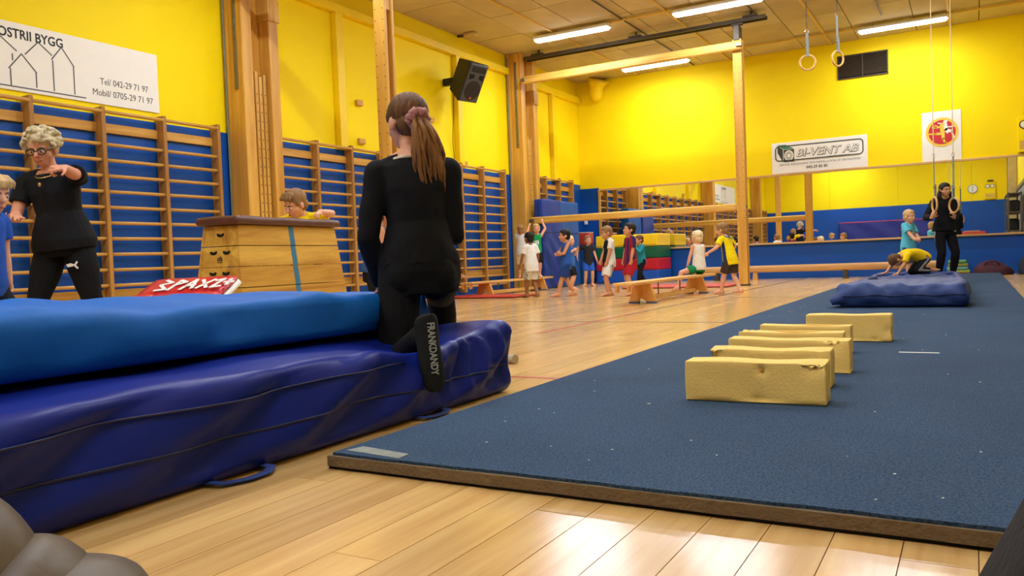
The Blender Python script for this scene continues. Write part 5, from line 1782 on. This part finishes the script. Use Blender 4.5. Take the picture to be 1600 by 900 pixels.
# --- girl kneeling on the mats, back to the camera
gl = (-2.03, 2.76, 0.0)
ghead = hd(-.22, -.97)
GH = 1.57
_rz = math.atan2(-ghead[0], ghead[1])
_gi = (Matrix.Translation(Vector(gl)) @ Matrix.Rotation(_rz, 4, 'Z')).inverted()
def gloc(p): return tuple((_gi @ Vector(p)) / GH)
def gdir(p): return tuple(_gi.to_3x3() @ Vector(p))
girl = Fig('girl in black kneeling on the thick mats, ponytail tied with a pink scrunchie', gl, ghead, GH, kid=False, voxel=.006, skin=SKIN,
           pelvis=gloc((-2.015, 2.745, .545)), lean=gdir((-.03, .0, 1)), bend=(0, .10, 0), head=(24, -5, 0), hh=.142, girth=1.0, lsh=(.006, 0, -.013), rsh=(-.006, 0, -.013),
           lh=gloc((-2.185, 2.70, .475)), lpole=gdir((-.1, -1, .0)), lhd=gdir((-.2, .9, -.3)), lhn=(0, 0, -1), lcurl=.2,
           rh=gloc((-2.08, 3.05, .72)), rpole=gdir((.35, -.3, -1)), rhd=gdir((-.5, .8, -.2)), rhn=(0, 0, -1),
           lf=gloc((-1.765, 2.425, .315)), lkpole=gdir((-.9, .6, -.3)), lfd=gdir((.06, .0, -1)), lfu=gdir((-.80, .60, .0)),
           rf=gloc((-2.235, 3.24, .08)), rkpole=gdir((-.75, 1, .3)), rfd=gdir((-.3, 1, 0)), lnofoot=True, rnofoot=True)
G_TOP = cloth('black_jersey', (22, 21, 22)); G_PANT = cloth('black_leggings', (17, 16, 18)); G_SOCK = plain('charcoal_sock', srgb(34, 35, 33), rough=.9, spec=.2, bump=.3, bscale=300)
girl.shirt([G_TOP], hem=.06, sleeve=1.93, infl=.009, loose=.003, wr=.0026, neck=1.5, name='sweater')
girl.pants([G_PANT], length=1.90, glute=1, infl=.010, loose=.006, name='leggings', wr=.0014)
girl.shirt([cloth('cream_undershirt', (226, 206, 180))], hem=.70, sleeve=0, infl=.002, loose=0, top=.985, name='undershirt', wr=0, neck=1.75)
girl.sock(-1, G_SOCK); girl.sock(1, G_SOCK)
_mb = MB(); _s, _fd, _fu, _fs, _fl = girl.foot_shape(_mb, -1, girl.limb_r(), .004)
_lt = lettering('FRANKDANDY', .038, plain('grey_sock_print', srgb(168, 170, 164), rough=.8), girl.root, tuple(_s + _fd * _fl * (-.17) - _fs * (.013) - _fu * .0075), tuple(_fd), tuple(_fd.cross(_fu) * 1.0), bold=.001, width=_fl * .80, name='sole_lettering')
girl.hair(H_LBROWN, 'short', .005)
# ponytail: a bundle of locks, gathered in a scrunchie
pt = MB(); r3 = random.Random(11)
tail0 = girl.hp(-.06, -.49, .44)
down = Vector((0, 0, -1)); bk = -girl.hf; sd = girl.hx
ends = []
for k in range(70):
    a = r3.uniform(0, 6.28); q = r3.random() ** .5
    oa, ob = math.cos(a) * q, math.sin(a) * q
    L = girl.hh * r3.uniform(.72, 1.36)
    wv = r3.uniform(-.02, .02)
    pts = [tail0 + sd * oa * .02 + bk * (.0 + ob * .015) - down * .012,
           tail0 + sd * oa * .04 + bk * (.035 + ob * .02) + down * L * .20,
           tail0 + sd * (oa * .058 + .012) + bk * (.045 + ob * .03) + down * L * .48,
           tail0 + sd * (oa * .066 + wv + .026) + bk * (.038 + ob * .03) + down * L * .78,
           tail0 + sd * (oa * .050 + wv * 1.6 + .036) + bk * (.030 + ob * .022) + down * L]
    # smooth the lock
    sm_ = []
    for i in range(len(pts) - 1):
        for t_ in (0, .5):
            p0, p1, p2, p3 = pts[max(0, i - 1)], pts[i], pts[i + 1], pts[min(len(pts) - 1, i + 2)]
            sm_.append(0.5 * ((2 * p1) + (-p0 + p2) * t_ + (2 * p0 - 5 * p1 + 4 * p2 - p3) * t_ ** 2 + (-p0 + 3 * p1 - 3 * p2 + p3) * t_ ** 3))
    sm_.append(pts[-1])
    n_ = len(sm_)
    pt.tube(sm_, [.011 * (1 - .75 * (i / (n_ - 1)) ** 2) for i in range(n_)], 6, round_ends=False)
tag(pt.build('ponytail', hair_mat('ponytail_hair', (140, 96, 54), .4), girl.root, True), 'light brown ponytail')
sc_ = MB()
ring_pts = []
for k in range(40):
    a = 2 * PI * k / 40
    rr2 = .034 + .005 * math.sin(a * 9)
    ring_pts.append(tail0 + bk * .008 + sd * math.cos(a) * rr2 + (girl.hu * .8 + bk * .5).normalized() * math.sin(a) * rr2 * .8 + bk.cross(sd) * 0)
sc_.tube(ring_pts, [.021 + .004 * math.sin(k * 2.3) for k in range(40)], 10, closed=True)
tag(sc_.build('scrunchie', plain('dusty_pink_velvet', srgb(176, 116, 112), rough=.9, var=.15, vscale=30, sheen=.3), girl.root, True), 'dusty pink scrunchie')

# --- older woman pointing, left
_wh = hd(-.03, 1)
_wi = (Matrix.Translation(Vector((-5.47, 3.33, 0))) @ Matrix.Rotation(math.atan2(-_wh[0], _wh[1]), 4, 'Z')).inverted()
def wloc(p): return tuple((_wi @ Vector(p)) / 1.60)
woman = Fig('older person in black with curly grey-blond hair and glasses, pointing', (-5.47, 3.33, 0), hd(-.03, 1), 1.60, kid=False, voxel=.0055, skin=SKIN_O, girth=1.16,
            lean=(.07, .13, 1), bend=(0, .12, 0), head=(4, -17, 2), hh=.145, shw=.116,
            rh=wloc((-5.40, 2.98, 1.0)), rpole=(.8, -1, -.3), rhd=(-.15, .8, -.45), rhn=(-.3, -.2, 1), rcurl=.5,
            lh=wloc((-4.91, 3.02, 1.255)), lpole=(-.3, 0, -1), lhd=(.35, .9, -.1), lhn=(.3, -.1, -.9), lpoint=True, lcurl=.5,
            lf=(-.175, .0, .042), rf=(.085, .02, .042))
W_TOP = cloth('black_tshirt', (20, 20, 23)); W_PANT = cloth('black_track_trousers', (15, 14, 16))
woman.shirt([W_TOP], hem=-.12, sleeve=.62, infl=.012, loose=.016, neck=1.35)
woman.pants([W_PANT], length=1.95, infl=.008, loose=.016, name='trousers')
woman.hair(H_GREY, 'curly', .0055)
gm = MB()
for k in (-1, 1):
    gm.tube([woman.hp(k * (.155 + .125 * math.cos(a)) , .405 - .02 * abs(math.cos(a)), .475 + .085 * math.sin(a)) for a in [2 * PI * i / 18 for i in range(18)]], .004, 6, closed=True)
    gm.tube([woman.hp(k * .28, .39, .50), woman.hp(k * .36, .22, .50), woman.hp(k * .37, -.02, .49)], .0035, 6)
gm.tube([woman.hp(-.03, .43, .50), woman.hp(.03, .43, .50)], .0035, 6)
tag(gm.build('glasses', M_BLACK, woman.root, True), 'dark-rimmed glasses')
nk_ = MB()
nc = woman.ring(.95, .02)
nk_.tube([nc[0] + nc[1] * .62 * math.cos(a) + nc[2] * 1.15 * math.sin(a) + Vector((0, 0, .02 - .035 * max(0, math.sin(a)))) for a in [PI * i / 12 for i in range(13)]], .003, 6)
pd = nc[0] + nc[2] * 1.25 + Vector((0, .012, -.06))
nk_.ell(pd, (.012, 0, 0), (0, .006, 0), (0, 0, .014), 8, 6)
tag(nk_.build('necklace', plain('gold', srgb(230, 196, 120), rough=.3, metal=.9), woman.root, True), 'gold necklace')
wl_ = MB()
lg0 = woman.hip[-1].lerp(woman.kn[-1], .42)
o_ = lg0 + Vector((.0, .128, 0))
for path in ([(-.035, .0), (-.01, .006), (.02, -.002), (.035, .02)], [(-.03, -.008), (.0, -.004)], [(.018, -.004), (.036, -.022)]):
    stroke(wl_, path, .012, tuple(o_), (-1, 0, 0), (0, .1, 1), .002)
wl_.v = [tuple(Vector(p)) for p in wl_.v]
tag(wl_.build('trouser_badge', M_SIGN, woman.root), 'white leaping cat badge', kind='stuff')

# --- child held by the hand at the left edge
k_edge = Fig('blond child in a blue shirt and black shorts cut by the left edge', (-4.57, 2.33, 0), hd(.95, .2), 1.16, skin=SKIN, lean=(0, .10, 1), head=(-6, -12, 0),
             lh=(-.12, .02, .47), rh=(.12, -.02, .50), rcurl=1.1, lcurl=.8, lf=(-.05, .08, .042), rf=(.05, -.08, .06))
k_edge.shirt([cloth('royal_blue_shirt', (38, 84, 176))]); k_edge.pants([cloth('black_shorts', (20, 20, 24))], length=.92, loose=.02); k_edge.hair(H_BLOND, 'bob', fringe=.12)

# --- boy looking over the vaulting box
k_box = Fig('fair-haired boy in yellow leaning over the far side of the vaulting box', (-5.32, 5.50, 0), hd(-.1, .97), 1.33, skin=SKIN, lean=(0, .10, 1), head=(-36, -26, -6), neck_fwd=(0, .45, -.1),
            lh=(-.19, .22, .80), lpole=(-1, -.2, .1), lhd=(.3, 1, -.5), lhn=(0, -.2, -1), lcurl=.9, rh=(.10, .20, .74), rpole=(1, -.3, -.3))
k_box.shirt([cloth('yellow_tshirt', (236, 206, 10))], sleeve=.7); k_box.pants([cloth('grey_shorts', (60, 62, 70))]); k_box.hair(H_SAND, 'short', fringe=.02)

# --- child half hidden behind the kneeling girl
k_hid = Fig('child in blue top and black shorts half hidden behind the kneeling girl\'s arm', (-3.88, 4.71, 0), hd(.9, -.2), 1.08, skin=SKIN_T, lean=(0, .18, 1), head=(0, -10, 0),
            lh=(-.15, -.04, .40), lpole=(-.6, -1, 0), rh=(.13, .12, .45))
k_hid.shirt([cloth('steel_blue_top', (50, 78, 124))], sleeve=0, hem=0.0); k_hid.pants([cloth('black_gym_shorts', (22, 21, 22))], length=.95, loose=.02); k_hid.hair(H_BROWN)

# --- crouching child beyond the girl's hip
k_cr = Fig('crouching child on the red mat, almost hidden behind the kneeling girl', (-7.16, 10.30, .036), hd(.9, .3), 1.0, skin=SKIN_T, pelvis=(0, -.12, .20), lean=(0, .75, .8), head=(0, 10, 0),
           lh=(-.06, .42, .30), rh=(.16, .40, .06), lf=(-.07, .02, .042), rf=(.07, .10, .042), lkpole=(-.2, 1, .8), rkpole=(.2, 1, .8))
k_cr.shirt([cloth('white_crouch_shirt', (220, 214, 204))], sleeve=1.6); k_cr.pants([cloth('tan_shorts', (150, 110, 90))]); k_cr.hair(H_BROWN)

# --- children at the far column
k_grey = Fig('blond child in a grey top standing on the bench beside the column', (-7.08, 12.75, .25), hd(.35, -1), .97, skin=SKIN_T, head=(0, 5, 0), lean=(0, .05, 1),
             lh=(-.10, .30, 1.04), rh=(.10, .30, 1.06), lpole=(-1, .2, -.3), rpole=(1, .2, -.3), lhd=(0, .5, .6), rhd=(0, .5, .6), lhn=(0, 1, 0), rhn=(0, 1, 0), lcurl=.8, rcurl=.8)
k_grey.shirt([cloth('pale_grey_top', (200, 198, 194))], sleeve=.3); k_grey.pants([cloth('beige_shorts', (214, 200, 176))], length=.9); k_grey.hair(H_SAND)
k_green = Fig('child in green jersey and black shorts hanging both arms up at the low beam', (-7.04, 13.25, .25), hd(.1, 1), 1.0, skin=SKIN, head=(4, -4, 4), lean=(-.04, .02, 1),
              lh=(-.14, -.06, 1.02), lpole=(-1, .1, 0), lhd=(0, .1, 1), lhn=(0, -1, 0), lcurl=1.0, rh=(.10, .10, .55), rpole=(.6, -1, -.2),
              lf=(-.045, 0, .042), rf=(.05, .04, .042))
GRN = cloth('green_jersey', (24, 152, 84)); WTX = cloth('white_trim', (228, 228, 224))
k_green.shirt([GRN, WTX], sleeve=0, pattern=lambda c, n: ((c[:, 1] > .03) & (np.abs(c[:, 0]) < .05) & (c[:, 2] > .61) & (c[:, 2] < .68) & (np.sin(c[:, 0] * 160) > -.2)).astype(int))
k_green.pants([cloth('black_basket_shorts', (24, 24, 28))], length=.95, loose=.02); k_green.hair(H_BLOND, 'girl')
k_wt = Fig('dark-haired child in white shirt and shorts by the low bench', (-5.83, 10.80, 0), hd(-.45, -.9), 1.01, skin=SKIN_D, head=(10, 0, 0), lean=(0, .08, 1),
           lh=(-.15, .10, .47), rh=(.13, .06, .50), lf=(-.05, .09, .042), rf=(.05, -.06, .05), lkpole=(0, 1, 0))
k_wt.shirt([cloth('white_tshirt', (234, 230, 222))], hem=-.26, sleeve=.75, loose=.02)
k_wt.pants([cloth('white_football_shorts', (224, 218, 206)), cloth('dark_side_stripe', (40, 40, 44))], length=.85, loose=.022, pattern=lambda c, n: ((np.abs(c[:, 0]) > .075) & (np.abs(np.sin(c[:, 1] * 150)) > .75) & (c[:, 2] < .44)).astype(int)); k_wt.hair(H_DARK)
k_bl = Fig('dark-haired child in blue tank top and shorts with folded arms', (-5.28, 10.86, 0), hd(-.85, .25), 1.02, skin=SKIN_T, head=(-8, 0, 0), lean=(0, -.05, 1),
           lh=(.02, .13, .62), rh=(-.03, .14, .64), lpole=(-1, -.3, -.6), rpole=(1, -.3, -.6), lhd=(1, .3, .3), rhd=(-1, .3, .3), lhn=(0, -1, 0), rhn=(0, -1, 0),
           lf=(.03, .13, .042), rf=(.03, -.13, .055), lfd=(0, 1, 0))
k_bl.shirt([cloth('blue_tank_top', (44, 86, 162))], sleeve=0, hem=-.22); k_bl.pants([cloth('blue_gym_shorts', (34, 64, 126))], length=.82, loose=.016); k_bl.hair(H_DARK)
k_blo = Fig('pale blond child in blue shirt standing behind the blue tank top', (-6.45, 13.45, 0), hd(.8, .3), 1.0, skin=SKIN, head=(-20, 6, 0), lean=(0, .02, 1),
            lh=(-.08, .12, .74), lpole=(-.5, -.6, -.8), rh=(.11, .10, .72), rpole=(.6, -.6, -.8))
k_blo.shirt([cloth('sky_blue_shirt', (58, 108, 180))]); k_blo.pants([cloth('black_knee_shorts', (24, 24, 28))], length=1.0); k_blo.hair(H_PALE, 'messy')
k_dk = Fig('child in dark T-shirt and bright blue shorts facing us', (-6.72, 14.85, 0), hd(.15, 1), 1.03, skin=SKIN, head=(8, 0, 0),
           lh=(-.16, .06, .50), rh=(.21, -.02, .58), rpole=(.8, -1, 0), lf=(-.07, 0, .042), rf=(.08, .02, .042), rfd=(.7, 1, 0))
k_dk.shirt([cloth('charcoal_tshirt', (40, 42, 46))]); k_dk.pants([cloth('bright_blue_shorts', (44, 92, 190))], loose=.016); k_dk.hair(H_SAND)
WHT = cloth('white_kit', (228, 224, 214)); BLK = cloth('black_kit', (28, 28, 30))
k_wb = Fig('fair-haired child in white and black football kit', (-4.66, 11.05, 0), hd(-.95, .25), 1.04, skin=SKIN_T, head=(-4, -10, 0), lean=(0, -.02, 1),
           lh=(-.10, .09, .44), rh=(.06, .12, .46), lf=(-.05, .05, .042), rf=(.05, -.03, .042))
k_wb.shirt([WHT, BLK], pattern=lambda c, n: ((c[:, 1] > .035) & (np.abs(c[:, 0]) < .07)).astype(int), hem=-.2, sleeve=.75)
k_wb.pants([WHT, BLK], length=.85, loose=.02, pattern=lambda c, n: ((np.abs(c[:, 0]) > .06) & (np.abs(c[:, 1]) < .035) & (np.sin(c[:, 1] * 300) > .0) & (c[:, 2] < .46)).astype(int)); k_wb.hair(H_SAND)
MRN = cloth('maroon_kit', (150, 26, 44)); NVY = cloth('navy_kit', (38, 40, 88))
k_rd = Fig('dark-haired child in red and blue striped football kit', (-4.30, 10.98, 0), hd(-.9, .3), 1.06, skin=SKIN_T, head=(-6, 10, 0), lean=(0, -.02, 1),
           lh=(-.11, .05, .44), rh=(.10, .06, .47), lf=(-.05, .03, .042), rf=(.05, -.03, .042))
k_rd.shirt([MRN, NVY], pattern=lambda c, n: (np.sin(np.arctan2(c[:, 0], c[:, 1]) * 7) > .15).astype(int), hem=-.2, sleeve=.8)
k_rd.pants([cloth('red_shorts', (170, 32, 44))], length=.85, loose=.018); k_rd.hair(H_DARK)
k_tl = Fig('child in teal long-sleeved top and black trousers standing farthest back in the line', (-5.40, 14.35, 0), hd(-.9, .35), .97, skin=SKIN_T, head=(-4, -4, 0),
           lh=(-.05, .16, .76), lpole=(-.7, -.4, -.8), rh=(.06, .15, .70), rpole=(.7, -.4, -.8), lf=(-.05, .10, .042), rf=(.05, -.10, .05))
k_tl.shirt([cloth('teal_top', (36, 136, 146))], sleeve=1.8, infl=.008); k_tl.pants([cloth('black_leggings_child', (22, 24, 28))], length=1.9, loose=.004, name='leggings'); k_tl.hair(H_BROWN)
# child sitting on the bench
k_sit = Fig('pale blond child in white vest and green shorts seated on the bench, back to us', (-3.45, 11.50, 0), hd(-.40, -.92), 1.02, skin=SKIN, pelvis=(0, 0, .362), lean=(.02, .04, 1), head=(14, 0, 0), hh=.195,
            lh=(-.15, .08, .36), lpole=(-1, -.4, 0), rh=(.14, .12, .38), rpole=(1, -.4, 0), lf=(-.30, .10, .09), rf=(.10, .26, .05), lkpole=(-1, .5, .5), rkpole=(.3, 1, .8))
k_sit.shirt([cloth('white_vest', (228, 222, 206))], sleeve=0, hem=-.12); k_sit.pants([cloth('green_shorts', (30, 130, 76))], length=.55); k_sit.hair(H_PALE, 'messy')
# child in yellow football shirt
k_ye = Fig('child in yellow and blue football shirt with dark shorts stepping away past the tall post', (-2.86, 10.98, 0), hd(-.55, -.8), 1.00, skin=SKIN, lean=(-.03, .24, 1), head=(20, -12, 0),
           lh=(-.26, .15, .58), lpole=(-.3, -1, -.5), lcurl=.5, rh=(.16, .16, .56), lf=(-.04, .14, .042), rf=(.05, -.12, .06))
YEL = cloth('yellow_football_shirt', (240, 212, 8)); DBL = cloth('dark_blue_trim', (34, 58, 104))
k_ye.shirt([YEL, DBL], hem=-.24, sleeve=.75, loose=.016, pattern=lambda c, n: ((np.abs(c[:, 0]) > .085) & (np.abs(c[:, 0]) < .125) & (c[:, 2] < .72) & (np.abs(c[:, 1] - (c[:, 2] - .45) * .24) < .035) | (c[:, 2] > .775) & (np.abs(c[:, 0]) < .06)).astype(int))
k_ye.pants([cloth('dark_camouflage_shorts', (66, 54, 50), var=.35)], length=.8, loose=.018); k_ye.hair(H_SAND)
_c, _x, _y = k_ye.ring(.80, .030)
lettering('SVERIGE', .036, DBL, k_ye.root, tuple(_c - _y.normalized() * (_y.length + .006) - _x.normalized() * .065), tuple(_x), tuple(k_ye.up1), width=.13, name='shirt_lettering')

_th = hd(.05, 1)
_ti = (Matrix.Translation(Vector((-.36, 13.40, CZ))) @ Matrix.Rotation(math.atan2(-_th[0], _th[1]), 4, 'Z')).inverted()
def tloc(p): return tuple((_ti @ Vector(p)) / 1.44)
# --- teenager with the second pair of rings
tn_ = Fig('teenager in black tracksuit standing by the far mirror, holding the second pair of rings', (-.36, 13.40, CZ), hd(.05, 1), 1.44, kid=False, voxel=.0075, skin=SKIN_T, head=(2, -6, 0), hh=.140, girth=.95, lean=(0, 0, 1),
          rh=tloc((-.505, 13.05, .955)), rpole=(.5, -.6, -1), rhd=(-.2, .4, .75), rhn=(-.5, -.4, .4), rcurl=1.0,
          lh=tloc((-.225, 13.19, .945)), lpole=(-.5, -.6, -1), lhd=(.3, .5, .65), lhn=(.5, -.4, .4), lcurl=.9, lf=(-.075, 0, .042), rf=(.075, 0, .042))
TB_ = cloth('black_track_top', (20, 20, 23)); TP_ = cloth('black_track_leggings', (17, 17, 20)); TS_ = cloth('grey_piping', (150, 150, 150))
tn_.shirt([TB_], hem=-.05, sleeve=1.9, infl=.016, loose=.012, name='track_top', top=1.0, neck=1.5)
tn_.pants([TP_, TS_], length=1.86, infl=.007, loose=.005, name='leggings', pattern=lambda c, n: ((np.abs(n[:, 0]) > .93) & (np.abs(c[:, 0]) > .05) & (np.abs(c[:, 1]) < .03)).astype(int))
tn_.hair(H_DARK, 'short', .007)
pn = MB()
for k in (-1, 1):
    pn.tube([tn_.hp(k * .30, -.12, .50), tn_.hp(k * .42, -.02, .22), tn_.hp(k * .46, .06, .0), tn_.hp(k * .40, .10, -.14)], [.10 * tn_.hh, .14 * tn_.hh, .15 * tn_.hh, .06 * tn_.hh], 10, round_ends=True)
pn.build('loose_hair', H_DARK, tn_.root, True)
bd_ = MB(); bo = tn_.hip[-1] + Vector((-.035, .082, -.01))
bd_.prism([(-.022, -.012), (.022, -.012), (.0, .016)], .003, frame_matrix(tuple(bo), (-1, 0, 0), (0, 0, 1)))
bd_.build('leg_badge', M_SIGN, tn_.root)
for kk, p_lab in ((1, 'left ring of the pair held by the girl in black'), (-1, 'right ring of the pair held by the girl in black')):
    w_ = tn_.wr[kk] + Vector(tn_.P['rhd' if kk > 0 else 'lhd']).normalized() * tn_.hl * .62
    wp = Matrix.Translation(Vector((-.36, 13.40, CZ))) @ Matrix.Rotation(tn_.rz, 4, 'Z') @ w_
    ring(wp.x, wp.y, wp.z + .105, 1.87, p_lab, 1.9 if kk > 0 else -.95, True)

# --- child crawling on the navy mat
k_cw = Fig('child in yellow T-shirt and black trousers crawling to the left on the navy mat', (-.60, 12.05, .175), hd(-.98, .18), .99, skin=SKIN_T, pelvis=(0, -.03, .225), lean=(0, 1, .15), bend=(0, 0, -1.05), head=(-10, -95, 0), neck_fwd=(0, -.1, -.6),
           lh=(-.10, .43, .035), rh=(.10, .46, .04), lpole=(-.8, -.6, .4), rpole=(.8, -.6, .4), lhd=(-.1, 1, -.1), rhd=(.15, 1, -.1), lhn=(0, 0, -1), rhn=(0, 0, -1), lcurl=.1, rcurl=.1,
           lf=(-.07, -.095, .055), rf=(.07, -.12, .05), lkpole=(-.1, 1, -.5), rkpole=(.1, 1, -.5), lfd=(0, -1, -.25), rfd=(0, -1, -.3), lfu=(0, .3, -1), rfu=(0, .3, -1))
k_cw.shirt([cloth('warm_yellow_tshirt', (236, 196, 16))], sleeve=.7, hem=-.14, loose=.014)
k_cw.pants([cloth('black_training_trousers', (22, 22, 25)), cloth('grey_leg_piping', (150, 150, 148))], length=1.85, loose=.008, name='trousers', pattern=lambda c, n: ((np.abs(n[:, 0]) > .96) & (np.abs(c[:, 0]) > .09)).astype(int)); k_cw.hair(H_BROWN)
# --- child in pale blue standing behind the crawler
k_lb = Fig('child in pale blue T-shirt standing behind the crawling child in front of the mirror', (-.82, 13.15, CZ), hd(.45, .85), 1.06, skin=SKIN, head=(-6, -4, 0), lean=(0, 0, 1),
           rh=(.13, .20, .57), rpole=(.7, -.8, -.4), lh=(-.02, .16, .56), lpole=(-.8, -.5, -.4), lhd=(1, .4, .1), rhd=(.4, 1, .2))
k_lb.shirt([cloth('pale_blue_tshirt', (92, 184, 204)), cloth('grey_shirt_print', (196, 206, 204)), cloth('dark_shirt_print', (70, 80, 84))], loose=.02, sleeve=.85,
           pattern=lambda c, n: np.where((c[:, 1] > .04) & (np.abs(c[:, 0]) < .055) & (c[:, 2] > .60) & (c[:, 2] < .74), np.where(np.sin(c[:, 0] * 90) * np.sin(c[:, 2] * 80) > .35, 2, 1), 0))
k_lb.pants([cloth('grey_long_shorts', (60, 66, 76))], length=1.0); k_lb.hair(H_BLOND, 'girl')

bake_people()
